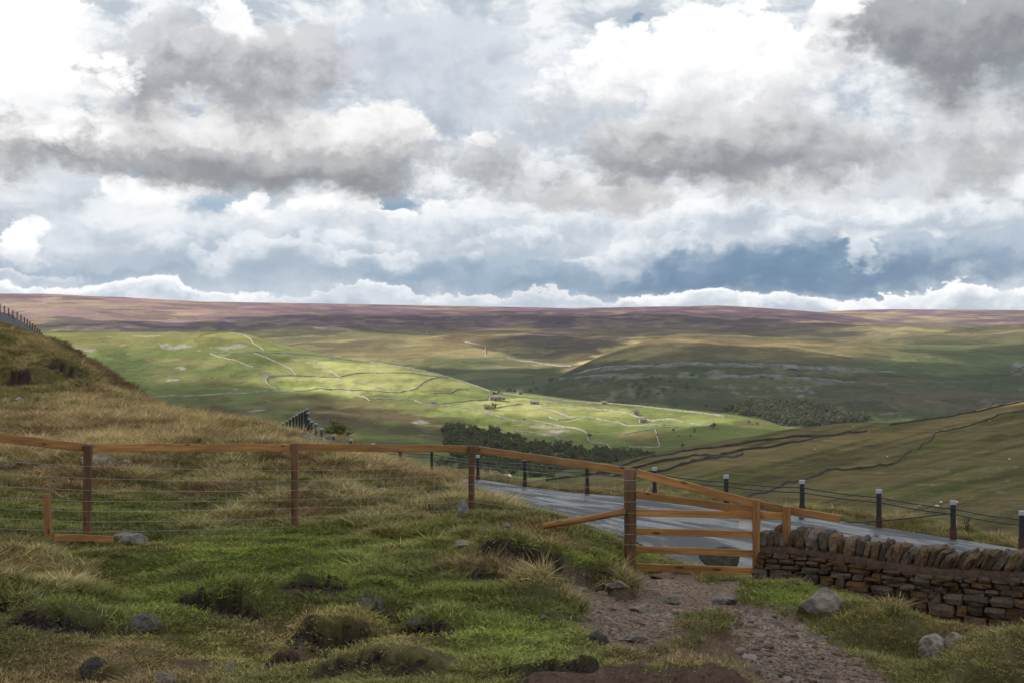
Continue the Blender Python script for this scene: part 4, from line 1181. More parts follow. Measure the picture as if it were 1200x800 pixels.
def rock(name, px, py, wpx, hpx, label, mat, seed, depthf=.8, rot=0.0, cat='rock', group=None, bv=None, tilt=0.0, sink=.25, flat=False, d=None):
    """a rock whose foot shows at photo (px, py) and which is wpx by hpx in the photo"""
    h = ray(bv or BV_N, px, py) if d is None else Vector(W3(px, py, d))
    if h is None: return
    s = h.y / F
    w, hh = wpx * s * 1.12, hpx * s * 1.3
    me = rock_mesh(name, seed, sub=4 if wpx > 14 else 3)
    me.materials.append(mat)
    o = bpy.data.objects.new(name, me); COL.objects.link(o)
    o.scale = (w / 1.7, w / 1.7 * depthf, hh / 1.55)
    o.rotation_euler = (tilt * .6, tilt, rot)
    o.location = h + Vector((0, w * .3 * depthf, hh * (.5 - sink)))
    return tag(o, label, cat, group)

rock('boulder', 967, 722, 58, 32, 'big pale grey boulder leaning at the foot of the stone wall', M_rock, 3, .8, .3, 'boulder', tilt=.22)
rock('boulder', 848, 668, 52, 20, 'dark rounded boulder behind the bottom rail of the gate', M_rockm, 8, .8, .1, 'boulder', sink=.15, d=18.6)
rock('boulder', 1096, 774, 34, 26, 'split grey boulder with a flat top among grass at lower right', M_rock, 14, .8, .5, 'boulder', tilt=.25)
rock('boulder', 1124, 760, 36, 16, 'long low grey rock lying behind the split boulder at lower right', M_rock, 15, .7, .1, 'boulder')
rock('boulder', 148, 640, 36, 16, 'squat lichened grey boulder beside the base board of the fence', M_rock, 21, .7, .1, 'boulder', sink=.2)
rock('rock', 543, 606, 17, 18, 'upright whitish rock just left of the fence post beside the road', M_rockw, 25, .8, .2)
rock('rock', 541, 642, 26, 7, 'flat grey slab in the grass below the whitish rock', M_rock, 26, .8, .1)
rock('rock', 594, 618, 12, 6, 'little grey rock right of the fence post nearest the road', M_rock, 27, .8, .1)
rock('rock', 166, 740, 44, 18, 'jagged grey outcrop in the grass bank at lower left', M_rock, 31, .7, .2, tilt=-.12)
rock('rock', 434, 720, 40, 20, 'dark slanting rock sticking out of the peat bank', M_rockm, 35, .7, -.1, tilt=.3)
rock('rock', 488, 738, 32, 18, 'flat brown grey rock set in the peat right of the slanting rock', M_rockm, 36, .7, .2, tilt=.15)
rock('rock', 104, 792, 32, 20, 'brown grey rock in moss near the lower left corner', M_rockm, 41, .7, .3)
rock('rock', 192, 800, 24, 10, 'pale rock at the bottom edge left of the thin light stone', M_rock, 42, .7, .3)
rock('rock', 268, 784, 15, 8, 'thin light stone tilted in the moss', M_rockw, 43, .5, .6, tilt=-.5)
rock('rock', 10, 549, 34, 8, 'long grey rock behind the fence at the left edge', M_rock, 51, .6, 0)
rock('rock', 50, 552, 22, 7, 'grey rock half under the rail behind the left fence', M_rock, 52, .6, .2)
rock('rock', 110, 551, 42, 16, 'wide grey rock in tussocks behind the leftmost fence post', M_rock, 53, .6, .1)
rock('rock', 142, 548, 22, 9, 'low rock right beside the wide grey rock behind the fence', M_rock, 54, .6, .1)
rock('rock', 262, 553, 12, 6, 'small stone in the grass behind the middle of the fence', M_rock, 55, .7, .1)
rock('rock', 352, 519, 40, 8, 'flat topped grey rock on the crest behind the second fence post', M_rock, 56, .7, .05)
rock('rock', 372, 534, 32, 10, 'dark grey rock below the flat topped rock on the crest', M_rock, 57, .7, .05)
rock('rock', 389, 550, 10, 6, 'small whitish stone right of the dark grey crest rock', M_rockw, 58, .7, .05)
rock('rock', 447, 580, 18, 7, 'grey stone showing through grass halfway down the mound', M_rock, 59, .7, .05)
rock('rock', 20, 470, 10, 5, 'pale boulder on the brown slope at far left', M_rockw, 60, .7, .05)
rock('rock', 745, 753, 34, 11, 'flat grey slab on the path above the bare bank', M_rock, 61, .8, .1)
rock('rock', 703, 755, 24, 14, 'pointed brown rock where grass meets the path', M_rockm, 62, .8, .4)
rock('rock', 848, 708, 26, 10, 'pale flat rock on the path in front of the gate post', M_rock, 63, .8, .1)
rock('rock', 844, 717, 11, 5, 'small black stone on the wet part of the path', M_rockm, 64, .8, .1)
rock('rock', 720, 690, 22, 9, 'grey rock embedded in the path below the gate post', M_rock, 65, .8, .1)
rock('rock', 777, 678, 28, 7, 'reddish flat stone under the lowest gate rail', stone_mat('red_rock', (.24, .13, .085), (.10, .055, .035), scale=3), 66, .8, .1)
rock('rock', 704, 672, 22, 6, 'reddish brown slab at the foot of the bank by the strainer post', bpy.data.materials['red_rock'], 67, .8, .1)
rock('rock', 750, 717, 24, 8, 'low grey stone in the middle of the path', M_rock, 68, .8, .5)
rock('rock', 638, 728, 12, 7, 'small grey stone on the left edge of the path', M_rock, 69, .8, .5)
rock('rock', 790, 708, 20, 7, 'tan stone between the middle stone and the pale flat rock', M_rockm, 70, .8, .5)

# loose stones on the path
protos = [stone_mesh('path_stone', 300 + k, sub=1, rough=.22, sup=2.6) for k in range(8)]
M_peb = stone_mat('path_stone', (.42, .315, .235), (.22, .145, .10), (.54, .49, .43), 9, .62)
for p_ in protos: p_.materials.append(M_peb)
pts = []
rs = np.random.RandomState(5)
while len(pts) < 170:
    px, py = rs.uniform(575, 1100), rs.uniform(655, 800)
    if rs.rand() > .35 + .65 * (py > 715) * (px > 830): continue
    x, y = base_hit(px, py)
    if gat(path_m, x, y) + gat(soil_m, x, y) * .25 < rs.uniform(.3, 1.0): continue
    pts.append((x, y))
for x, y in pts:
    s = 10 ** rs.uniform(-1.75, -1.28) * (1.0 if y > 11 else .8)
    o = bpy.data.objects.new('path_stone', protos[rs.randint(8)]); COL.objects.link(o)
    o.location = (x, y, float(zat(x, y)) + s * .1); o.scale = (s * rs.uniform(.9, 1.7), s * rs.uniform(.9, 1.5), s * rs.uniform(.35, .7))
    o.rotation_euler = (rs.uniform(-.3, .3), rs.uniform(-.3, .3), rs.uniform(0, 6.3))
    tag(o, 'loose brown stone lying on the worn path', 'stone', 'loose stones on the worn path')

# ------------------------------------------------------------------ dry stone wall
WP = [Vector((*wxy(893, 17.35), 0)), Vector((*wxy(1060, 16.25), 0)), Vector((*wxy(1200, 15.3), 0)), Vector((*wxy(1330, 14.4), 0))]
wall = empty('dry_stone_wall', Vector((WP[0].x, WP[0].y, -3.0)), 'dark dry stone wall with upright coping stones beside the path at right', 'wall')
segs = [(WP[i], WP[i + 1], (WP[i + 1] - WP[i]).length) for i in range(3)]
TOT = sum(s[2] for s in segs)
def wpt(s):
    for a, b_, L in segs:
        if s <= L or (a, b_, L) == segs[-1]:
            d = (b_ - a).normalized(); return a + d * s, d
        s -= L
def wtop(s): return -2.52 + .035 * math.sin(s * 2.1 + .4)
SP = [stone_mesh('stone', 500 + k, sub=1, rough=.14, sup=6.0) for k in range(22)]
for p_ in SP: p_.materials.append(M_stone)
def put_stone(mesh, s, z, w, h, dp, off, tilt=0.0, name='stone', rot=0.0):
    c, d = wpt(s); n = Vector((d.y, -d.x, 0))            # towards the camera
    if n.y > 0: n = -n
    o = bpy.data.objects.new(name, mesh); COL.objects.link(o); o.parent = wall
    X_ = d; Z_ = Vector((0, 0, 1)); Y_ = Z_.cross(X_)
    R = Matrix((X_, Y_, Z_)).transposed() @ Matrix.Rotation(tilt, 3, 'Y') @ Matrix.Rotation(rot, 3, 'Z')
    M = R.to_4x4() @ Matrix.Diagonal((w / 2, dp / 2, h / 2, 1))
    M.translation = c + n * off + Vector((0, 0, z)) - wall.location
    o.matrix_basis = M
    return o
rs = np.random.RandomState(77)
courses = [.06, .065, .055, .11, .12, .13, .115, .13, .12, .12]
zz = 0.0
cnt = 0
for ci, ch in enumerate(courses):
    s = -0.05 + rs.uniform(0, .1)
    while s < TOT - .1 and cnt < 292:
        w = rs.uniform(.11, .34) * (.85 if ci < 3 else 1.0)
        hh = ch * rs.uniform(.86, 1.1)
        o = put_stone(SP[rs.randint(22)], s + w / 2, wtop(s + w / 2) - .03 - zz - ch / 2 + rs.uniform(-.008, .008), w * 1.0, hh * 1.09, .26, .12 + rs.uniform(-.02, .028) + zz * .12, rs.uniform(-.05, .05))
        cnt += 1
        s += w + .006
    zz += ch + .004
# the dark hearting between the stones, and the mortar bed under the coping
V_, F_ = [], []
for i in range(31):
    s = .02 + (TOT - .06) * i / 30; c, d = wpt(s); n = Vector((d.y, -d.x, 0)); n = -n if n.y > 0 else n
    for off, z in ((.16, wtop(s) - .03), (.26, wtop(s) - 1.2), (-.30, wtop(s) - 1.2), (-.2, wtop(s) - .03)):
        V_.append(c + n * off + Vector((0, 0, z)) - wall.location)
for i in range(30):
    for k in range(4): F_.append((i * 4 + k, i * 4 + (k + 1) % 4, i * 4 + 4 + (k + 1) % 4, i * 4 + 4 + k))
F_ += [(0, 1, 2, 3), (123, 122, 121, 120)]
me = bpy.data.meshes.new('hearting'); me.from_pydata([tuple(v) for v in V_], [], F_)
link('hearting', me, M_core, wall)
bm = bmesh.new(); nn = 160
for i in range(nn + 1):
    s = .03 + (TOT - .08) * i / nn; c, d = wpt(s); n = Vector((d.y, -d.x, 0)); n = -n if n.y > 0 else n
    j = random.uniform(-.012, .012); ext = .0 + .03 * min(1, max(0, s - .8) / 1.6)
    for off, z in ((.22 + j, -.03 - ext + random.uniform(-.01, .01)), (.215 + j, .03), (.10, .05 + j), (-.2, .04), (-.22, -.05)):
        bm.verts.new(c + n * off + Vector((0, 0, wtop(s) + z)) - wall.location)
bm.verts.ensure_lookup_table()
for i in range(nn):
    for k in range(4): bm.faces.new([bm.verts[q] for q in (i * 5 + k, i * 5 + k + 1, i * 5 + 6 + k, i * 5 + 5 + k)])
me = bpy.data.meshes.new('mortar_bed'); bm.to_mesh(me); bm.free()
link('mortar_bed', me, M_mort, wall, smooth=True)
CPM = [stone_mesh('coping_stone', 700 + k, sub=2, rough=.15, sup=5.0) for k in range(12)]
for p_ in CPM: p_.materials.append(M_cope)
s = .02
while s < TOT - .1:
    w = rs.uniform(.055, .115) * (1.12 if s < 1.2 else .95)
    h = rs.uniform(.20, .29)
    tl = (.02 if s < 1.0 else .02 + .55 * min(1, (s - 1.0) / 1.6)) + rs.uniform(-.12, .12)
    put_stone(CPM[rs.randint(12)], s + w / 2, wtop(s) + .02 + h * .42, w * 1.16, h, rs.uniform(.30, .38), .02 + rs.uniform(-.03, .03), tl, 'coping_stone', rs.uniform(-.15, .15))
    s += w * (.98 + .12 * min(1, s / 2)) + .006

# ------------------------------------------------------------------ roadside cable barrier
BP = [(1290, 612, 658, 31.8), (1198, 598, 643, 33.4), (1117, 586, 631, 35.6), (1030, 573, 617, 37.2), (940, 562, 604, 38.7), (851, 556, 594, 40.7), (767, 547, 586, 42.7), (688, 541, 578, 44.7), (615, 536, 571, 50.2),
      (560, 533, 565, 54.8), (506, 526, 561, 59.7), (469, 524, 551, 65.7), (437, 519, 541, 71.8), (411, 514, 530, 77.8), (391, 509, 524, 83.8), (377, 501.5, 518, 88.8), (370, 495.5, 515, 94), (365.5, 493, 513, 98), (362.5, 490, 512, 101.5),
      (361, 483, 511, 105), (360, 478, 511, 108), (357.3, 479.5, 511, 110), (354, 481, 512, 112), (351, 482.5, 512, 114), (347.5, 485, 512, 117), (344, 487, 512, 119), (340, 489.5, 512, 121), (336, 492, 512, 123), (331, 494.5, 512, 125), (325, 497, 512, 127)]
bo = Vector(W3(940, 604, 38.7))
barrier = empty('cable_barrier', bo, 'black roadside posts with white caps joined by dark cables along the bend', 'barrier')
tops = []
for i, (px, yt, yb, d) in enumerate(BP):
    tpt = Vector(W3(px, yt, d)); bz = min(W3(px, yb, d)[2], float(zat(tpt.x, tpt.y))) - .15
    wd = max(6.0 / 1667 * 40, .13) if d < 60 else .2
    p_ = beam('post', (tpt.x, tpt.y, bz), (tpt.x, tpt.y, tpt.z - .1), wd * .8, wd * .8, M_black, barrier, seed=i)
    if d < 60:
        q = bpy.data.objects.new('rusty_foot', beam_mesh('rusty_foot', .3, wd, wd, 3)); q.data.materials.append(M_rust); COL.objects.link(q); q.parent = p_
        L = (tpt.z - .1 - bz); q.location = (-L / 2 + .33, 0, 0)
    cm_ = beam_mesh('cap', .10, wd * .98, wd * .98, 5); cm_.materials.append(M_capw)
    q = bpy.data.objects.new('cap', cm_); COL.objects.link(q); q.parent = p_; q.location = ((tpt.z - .1 - bz) / 2 + .05, 0, 0)
    tops.append(tpt)
for a_, b_ in zip(tops[:-1], tops[1:]):
    for dz in (.2, .33):
        tubes('cable', [sag(a_ - Vector((0, .07, dz)), b_ - Vector((0, .07, dz)), .03, 6)], .018 if a_.y < 60 else .03, M_cable, barrier, 5)
tubes('cable', [sag(tops[2] - Vector((0, .07, .3)), Vector(W3(985, 612, 38)), .04, 8)], .018, M_cable, barrier, 5)
# kerb of pale stone in the gap of the barrier, right
# upper fence at far left
UFP = [(-16, 352, 250), (0, 357, 232), (5, 359.5, 226), (10, 362, 220), (15, 364.5, 212), (20, 367, 205), (24.5, 370, 199), (28.5, 373, 192), (32, 375.5, 185), (35, 378, 178), (38, 380, 173), (41, 382.3, 168), (44, 385, 163), (46.5, 387.5, 158), (49, 391, 153), (51.5, 394, 149), (53.5, 397.5, 146)]
uf = empty('post_fence', W3(20, 376, 205), 'row of dark posts beside the climbing road at far left', 'fence')
pr = None
for i, (px, yt, d) in enumerate(UFP):
    d *= .96
    tpt = Vector(W3(px, yt - 1, d)); beam('post', (tpt.x, tpt.y, tpt.z - 2.0), tpt, .14, .14, M_post, uf, seed=i)
    if pr is not None:
        for dz in (.25, .6): tubes('wire', [[pr - Vector((0, 0, dz)), tpt - Vector((0, 0, dz))]], .03, M_cable, uf, 4)
    pr = tpt

# ------------------------------------------------------------------ field walls
def field_wall(bv, pts, label, mat, group, h=1.9, w=1.1, step=9.0, ragged=.35):
    P_ = [ray(bv, px, py) for px, py in pts]
    P_ = [p for p in P_ if p is not None]
    if len(P_) < 2: return
    cs = [0.0]
    for a_, b_ in zip(P_[:-1], P_[1:]): cs.append(cs[-1] + math.hypot(b_.x - a_.x, b_.y - a_.y))
    n = max(4, int(cs[-1] / step)); n = min(n, 400)
    ss = np.linspace(0, cs[-1], n)
    if len(P_) > 2:
        xs, ys = pchip(ss, cs, [p.x for p in P_]), pchip(ss, cs, [p.y for p in P_])
    else:
        xs, ys = np.interp(ss, cs, [p.x for p in P_]), np.interp(ss, cs, [p.y for p in P_])
    o0 = Vector((xs[0], ys[0], drop(bv, xs[0], ys[0]) or 0)); V_, F_ = [], []
    for i in range(n):
        a_, b_ = max(i - 1, 0), min(i + 1, n - 1); d = Vector((xs[b_] - xs[a_], ys[b_] - ys[a_], 0)).normalized(); nrm = Vector((-d.y, d.x, 0))
        z = drop(bv, xs[i], ys[i])
        if z is None: z = V_[-1].z + o0.z if V_ else o0.z
        hh = h * (1 + ragged * random.uniform(-1, .6)); c = Vector((xs[i], ys[i], z)) - o0 + nrm * random.uniform(-.2, .2)
        V_ += [c - nrm * w * .6 - Vector((0, 0, 2)), c - nrm * w * .4 + Vector((0, 0, hh * .85)), c + Vector((0, 0, hh)), c + nrm * w * .4 + Vector((0, 0, hh * .85)), c + nrm * w * .6 - Vector((0, 0, 2))]
    for i in range(n - 1):
        for k in range(4): F_.append((i * 5 + k, i * 5 + k + 1, i * 5 + k + 6, i * 5 + k + 5))
    me = bpy.data.meshes.new('field_wall'); me.from_pydata([tuple(v) for v in V_], [], F_)
    o = link('field_wall', me, mat, loc=o0)
    return tag(o, label, 'wall', group)
GW = 'pale field walls on the green hill'
for pts, lab in [
 ([(270, 391), (287, 394), (297, 402.5), (310, 411)], 'short pale wall running down from the crest of the green hill'),
 ([(246, 414), (287, 413), (324, 413.5), (371, 416.5), (400, 420.5), (433, 425)], 'long pale wall just below the crest of the green hill'),
 ([(246, 414.4), (270, 421), (297, 430)], 'pale wall slanting down from the left end of the upper wall'),
 ([(297, 414), (321, 423), (338, 431), (348, 440)], 'pale wall curving down from the middle of the upper wall'),
 ([(331, 414), (365, 423), (381, 431), (400, 443)], 'pale wall slanting down right of the curving one'),
 ([(326, 457.6), (314, 450), (312, 443), (324, 440), (371, 441), (400, 442.5)], 'hooked wall round the left end of the sunlit field'),
 ([(181, 465), (236, 463), (287, 461), (326, 458.5), (371, 455.6), (400, 455.6), (415, 462), (434, 470)], 'long level wall across the lower green hillside'),
 ([(430, 467), (481, 468), (494.5, 472.5)], 'short double bent wall at the foot of the sunlit fields'),
 ([(400, 441), (427, 437), (471, 437), (500, 440), (525, 442)], 'arched wall over the upper sunlit field'),
 ([(400, 456.6), (434, 458), (467.5, 460), (484, 456.6), (501, 445), (524, 442.5)], 'wavy wall under the arched wall'),
 ([(413.5, 445), (434, 450), (457, 456.6)], 'broken wall inside the sunlit field'),
 ([(508, 461), (528, 460), (535, 456), (548.5, 456)], 'stepped stub of wall in the right sunlit field'),
 ([(518, 473.5), (545, 470), (572, 468)], 'wall leading to the farmhouse'),
 ([(434, 424.5), (484, 432.3), (525, 442), (552, 450), (575, 458.2)], 'wall along the right shoulder of the green hill'),
 ([(494.5, 473.5), (535, 477), (562, 482), (586, 489), (636, 495), (687, 507)], 'long wall slanting down below the farmhouse'),
 ([(575.5, 478.5), (609, 473.5), (636, 478.5), (680, 488.7), (721, 495), (771, 499), (800, 500)], 'long wall crossing the bright meadows right of the farmhouse'),
 ([(636, 470), (687, 478.5), (737.5, 485), (800, 494), (840, 497)], 'wall between the two barns on the bright meadows'),
 ([(590, 461), (643, 466.5), (704, 472.5), (800, 482), (850, 488)], 'wall along the far edge of the bright meadows'),
 ([(602.5, 505.5), (636, 509), (663, 519)], 'wall above the wood'),
 ([(687, 507), (690, 517), (710.5, 521), (717, 529)], 'zigzag wall at the edge of the wood'),
 ([(643, 489), (656.5, 492), (680, 488.7)], 'short curved link wall in the bright meadows'),
 ([(731, 509), (768, 504), (771, 524), (737.5, 524)], 'wall round the small brown field'),
 ([(467, 552), (500, 563)], 'wall in the valley bottom left of the barn'),
 ([(570, 550), (600, 560)], 'wall in the valley bottom right of the barn')]:
    field_wall(BV_G, pts, lab, M_limew, GW, 1.9, 1.5)
for pts, lab in [([(545, 401), (569, 408), (569, 416), (602.5, 421), (636, 426), (670, 429.6)], 'grey wall winding over the golden fell behind the green hill')]:
    field_wall(BV_MOOR, pts, lab, M_limew, GW, 4, 3, 25)
DW_ = 'dark walls on the right hillside'
for pts, lab, h in [
 ([(1215, 478), (1200, 481), (1164, 489), (1114, 504), (1080, 521), (1060, 532.5), (1048, 543), (1016, 548), (989, 551), (952, 559.5), (918, 568), (881, 580), (860, 587)], 'main dark wall snaking down the right hillside', 1.5),
 ([(1043, 498), (1104, 489.5), (1141, 483), (1200, 470)], 'dark wall near the skyline of the right hillside', 2.2),
 ([(800, 529), (881, 518), (942, 511.5), (1016, 505)], 'upper dark wall of the stripes on the right hillside', 2.0),
 ([(700, 556), (800, 537), (867, 528), (921, 520), (969, 510)], 'second dark wall of the stripes on the right hillside', 2.0),
 ([(720, 558), (800, 544.5), (871, 532)], 'third dark wall of the stripes on the right hillside', 1.8),
 ([(640, 563), (720, 549), (800, 529)], 'dark wall at the left toe of the right hillside', 1.6)]:
    field_wall(BV_B, pts, lab, M_limed, DW_, h * .55, .55, 5.0, .4)
# limestone scars: real cliffs along the shaded fell
def scar(pts, h, label, seed, step=12):
    P_ = [ray(BV_M, a_, b_) for a_, b_ in pts]; P_ = [p for p in P_ if p]
    cs = [0.0]
    for a_, b_ in zip(P_[:-1], P_[1:]): cs.append(cs[-1] + (b_ - a_).length)
    n = int(cs[-1] / step); ss = np.linspace(0, cs[-1], n)
    xs, ys, zs = (np.interp(ss, cs, [p[k] for p in P_]) for k in range(3))
    hh = h * (0.15 + .95 * sstep(fbm(ss / 60, ss * 0, seed, 4), -.45, .35)); off = fbm(ss / 25, ss * 0 + 3, seed + 1, 3) * 5
    V_, F_ = [], []
    o0 = Vector((xs[0], ys[0], zs[0]))
    for i in range(n):
        c = Vector((xs[i], ys[i], zs[i])) - o0
        V_ += [c + Vector((0, -7 + off[i], -hh[i] * .5 - 2)), c + Vector((0, -5 + off[i], -hh[i] * .1)), c + Vector((0, -4 + off[i] * .7, hh[i] * .35)), c + Vector((0, 0, hh[i] * .5)), c + Vector((0, 14, hh[i] * .3 - 1))]
    for i in range(n - 1):
        for k in range(4): F_.append((i * 5 + k, i * 5 + 5 + k, i * 5 + k + 6, i * 5 + k + 1))
    me = bpy.data.meshes.new('limestone_scar'); me.from_pydata([tuple(v) for v in V_], [], F_)
    tag(link('limestone_scar', me, M_crag, loc=o0), label, 'cliff')
SC_H = 1
scar([(672, 438), (690, 434.5), (717, 431), (760, 428.5), (800, 427), (884, 428.5), (969, 431.5), (1050, 437)], 13, 'long upper limestone cliff band across the shaded fell', 3)
scar([(655, 445), (697, 442), (712, 440.5)], 12, 'broken limestone outcrop at the left end under the upper cliff', 5)
scar([(845, 440), (901, 441), (952, 445.5), (1002, 449)], 12, 'lower limestone cliff band on the shaded fell', 7)

# ------------------------------------------------------------------ trees and woodland
ORD = 'first second third fourth fifth sixth seventh eighth ninth tenth eleventh twelfth thirteenth fourteenth fifteenth sixteenth seventeenth eighteenth nineteenth twentieth twenty-first twenty-second twenty-third twenty-fourth twenty-fifth twenty-sixth'.split()
def nth(px, xs): return ORD[sorted(xs).index(px)]
def crown_mesh(name, seed, n=260, leaf=.16):
    rs = np.random.RandomState(seed); V_, F_ = [], []
    cl = [(rs.normal(0, .42, 3) * (1, 1, .75), rs.uniform(.28, .5)) for _ in range(9)]
    for i in range(n):
        c, r = cl[rs.randint(9)]; d = rs.normal(size=3); d /= np.linalg.norm(d); p = c + d * r * rs.uniform(.75, 1.05)
        a_ = rs.normal(size=3); a_ -= a_.dot(d) * d * .6; a_ /= np.linalg.norm(a_); b_ = np.cross(d, a_); s = leaf * rs.uniform(.6, 1.3)
        k = len(V_); V_ += [tuple(p - a_ * s), tuple(p + b_ * s), tuple(p + a_ * s), tuple(p - b_ * s)]; F_.append((k, k + 1, k + 2, k + 3))
    me = bpy.data.meshes.new(name); me.from_pydata(V_, [], F_)
    return me
m, t, b = new_mat('tree_leaves')
inf = t.new('ShaderNodeObjectInfo').outputs['Random']
ix = t.noise(objc(t), 2.2, 3, .6)
c_ = t.mix(t.maprange(ix, .3, .7), (0.045, 0.062, 0.028), (0.15, 0.16, 0.065))
c_ = t.mix(t.maprange(inf, 0, 1, 0, .7), c_, (0.10, 0.085, 0.035))
t.l.new(c_, b.inputs['Base Color']); b.inputs['Roughness'].default_value = .9; b.inputs['Specular IOR Level'].default_value = .1
M_leaf = m
CR = [crown_mesh('crown', 900 + k) for k in range(5)]
for c_ in CR: c_.materials.append(M_leaf)
tm = beam_mesh('trunk', 1.0, .12, .12, 2, True); tm.materials.append(M_trunk)
def tree(bv, px, py, hpx, label, group=None, cat='tree', wide=1.0, name='tree', seed=None):
    p = ray(bv, px, py)
    if p is None: return
    H = hpx * p.y / F
    e = empty(name, p, label, cat, group)
    k = CR[(seed if seed is not None else random.randrange(5)) % 5]
    o = bpy.data.objects.new('crown', k); COL.objects.link(o); o.parent = e; o.location = (0, 0, H * .6); o.scale = (H * .42 * wide, H * .42 * wide, H * .42); o.rotation_euler = (0, 0, random.uniform(0, 6))
    o = bpy.data.objects.new('trunk', tm); COL.objects.link(o); o.parent = e; o.location = (0, 0, H * .22); o.scale = (H * .5, H * .5, H * .5); o.rotation_euler = (0, math.pi / 2, 0)
tree(BV_G, 582, 466, 8, 'dark round tree behind the farmhouse', wide=1.2)
tree(BV_G, 590.5, 470, 5, 'small bush like tree at the right of the farmhouse')
tree(BV_G, 579, 480, 8, 'thin pale tree below the farmhouse')
tree(BV_G, 691, 513, 6, 'lone dark tree at the zigzag wall')
tree(BV_G, 835, 502, 8, 'big dark tree on the meadow near the right end of the green hill', wide=1.3)
for i, (px, py, h) in enumerate([(789, 506, 5), (814, 506, 4), (809, 512, 4), (795, 512, 3), (878, 496, 4), (888, 498, 4), (770, 511, 3), (596, 499, 3), (614, 492, 3), (800, 524, 5), (840, 520, 4)]):
    tree(BV_G, px, py, h, 'small dark tree on the meadows, %s of the scattered ones from the left' % nth(px, [596, 614, 770, 789, 795, 800, 809, 814, 840, 878, 888]), 'scattered trees on the meadows')
for i, (px, py, h) in enumerate([(622, 461, 7), (628, 459, 8), (618, 463, 5), (645, 449, 8), (625, 449, 5), (648, 446, 5), (594, 460, 5), (598, 460, 6), (603, 461, 5), (666, 470, 5), (668, 471, 4), (722, 473, 3)]):
    tree(BV_MOOR if px < 655 else BV_M, px, py, h, 'dark tree in the side valley behind the meadows, %s from the left' % nth(px, [622, 628, 618, 645, 625, 648, 594, 598, 603, 666, 668, 722]), 'trees in the side valley')
for i, (px, py, h) in enumerate([(742, 456, 6), (746, 452, 6), (750, 459, 7), (756, 447, 5), (762, 451, 7), (768, 454, 6), (773, 446, 5), (760, 461, 6), (747, 464, 6), (778, 458, 6), (785, 449, 5), (752, 455, 5), (765, 444, 5), (790, 460, 5),
                                   (806, 456, 6), (812, 442, 5), (820, 458, 4), (803, 454, 7), (893, 443, 4), (905, 445, 4), (791, 476, 4), (828, 478, 7), (936, 442, 4), (757, 466, 5), (771, 463, 5)]):
    tree(BV_M, px, py, h, 'dark tree under the limestone cliffs, %s from the left' % nth(px, [742, 746, 750, 756, 762, 768, 773, 760, 747, 778, 785, 752, 765, 790, 806, 812, 820, 803, 893, 905, 791, 828, 936, 757, 771]), 'trees under the limestone cliffs', wide=1.2)

def gn_scatter(name, pts, protos, attrs, label, kind='stuff', aligned=False):
    """one object of points that instances the prototype meshes"""
    coll = bpy.data.collections.new(name + '_kinds')
    for i, pm in enumerate(protos):
        o = bpy.data.objects.new('%s_%02d' % (name, i), pm); coll.objects.link(o)
    me = bpy.data.meshes.new(name)
    me.vertices.add(len(pts)); me.vertices.foreach_set('co', np.asarray(pts, np.float32).ravel())
    for k, (typ, v) in attrs.items():
        a_ = me.attributes.new(k, typ, 'POINT')
        if typ == 'FLOAT_VECTOR': a_.data.foreach_set('vector', np.asarray(v, np.float32).ravel())
        elif typ == 'FLOAT_COLOR':
            c4 = np.ones((len(pts), 4), np.float32); c4[:, :3] = v; a_.data.foreach_set('color', c4.ravel())
        elif typ == 'INT': a_.data.foreach_set('value', np.asarray(v, np.int32))
        else: a_.data.foreach_set('value', np.asarray(v, np.float32))
    o = bpy.data.objects.new(name, me); COL.objects.link(o)
    g = bpy.data.node_groups.new(name, 'GeometryNodeTree')
    g.interface.new_socket('Geometry', in_out='INPUT', socket_type='NodeSocketGeometry')
    g.interface.new_socket('Geometry', in_out='OUTPUT', socket_type='NodeSocketGeometry')
    N = g.nodes
    gi = N.new('NodeGroupInput'); go_ = N.new('NodeGroupOutput'); ip = N.new('GeometryNodeInstanceOnPoints'); ci = N.new('GeometryNodeCollectionInfo')
    ci.inputs['Collection'].default_value = coll; ci.inputs['Separate Children'].default_value = True; ci.inputs['Reset Children'].default_value = True
    g.links.new(gi.outputs[0], ip.inputs['Points']); g.links.new(ci.outputs[0], ip.inputs['Instance']); ip.inputs['Pick Instance'].default_value = True
    for nm, typ, sock in (('pick', 'INT', 'Instance Index'), ('rot', 'FLOAT_VECTOR', 'Rotation'), ('scl', 'FLOAT_VECTOR', 'Scale')):
        na = N.new('GeometryNodeInputNamedAttribute'); na.data_type = typ; na.inputs['Name'].default_value = nm
        g.links.new(na.outputs['Attribute'], ip.inputs[sock])
    g.links.new(ip.outputs[0], go_.inputs[0])
    md = o.modifiers.new('scatter', 'NODES'); md.node_group = g
    return tag(o, label, kind=kind)

def woods(name, bv, polys, n, size, label, sz=(.8, 1.3)):
    rs = np.random.RandomState(len(label)); P_ = []
    while len(P_) < n:
        poly, wgt = polys[rs.choice(len(polys), p=np.array([w for _, w in polys]) / sum(w for _, w in polys))]
        xs = [p[0] for p in poly]; ys = [p[1] for p in poly]
        px, py = rs.uniform(min(xs), max(xs)), rs.uniform(min(ys), max(ys))
        if polysd(np.array([px + 5 * rs.normal() * .3]), np.array([py]), poly)[0] < -.5: continue
        h = ray(bv, px, py)
        if h is not None: P_.append(h)
    s = size * rs.uniform(sz[0], sz[1], n)
    pts = [(p.x, p.y, p.z + s_ * .55) for p, s_ in zip(P_, s)]
    gn_scatter(name, pts, CR, {'pick': ('INT', rs.randint(0, 5, n)), 'rot': ('FLOAT_VECTOR', np.stack([np.zeros(n), np.zeros(n), rs.uniform(0, 6.3, n)], 1)), 'scl': ('FLOAT_VECTOR', np.stack([s * 1.05, s * 1.05, s], 1))}, label)
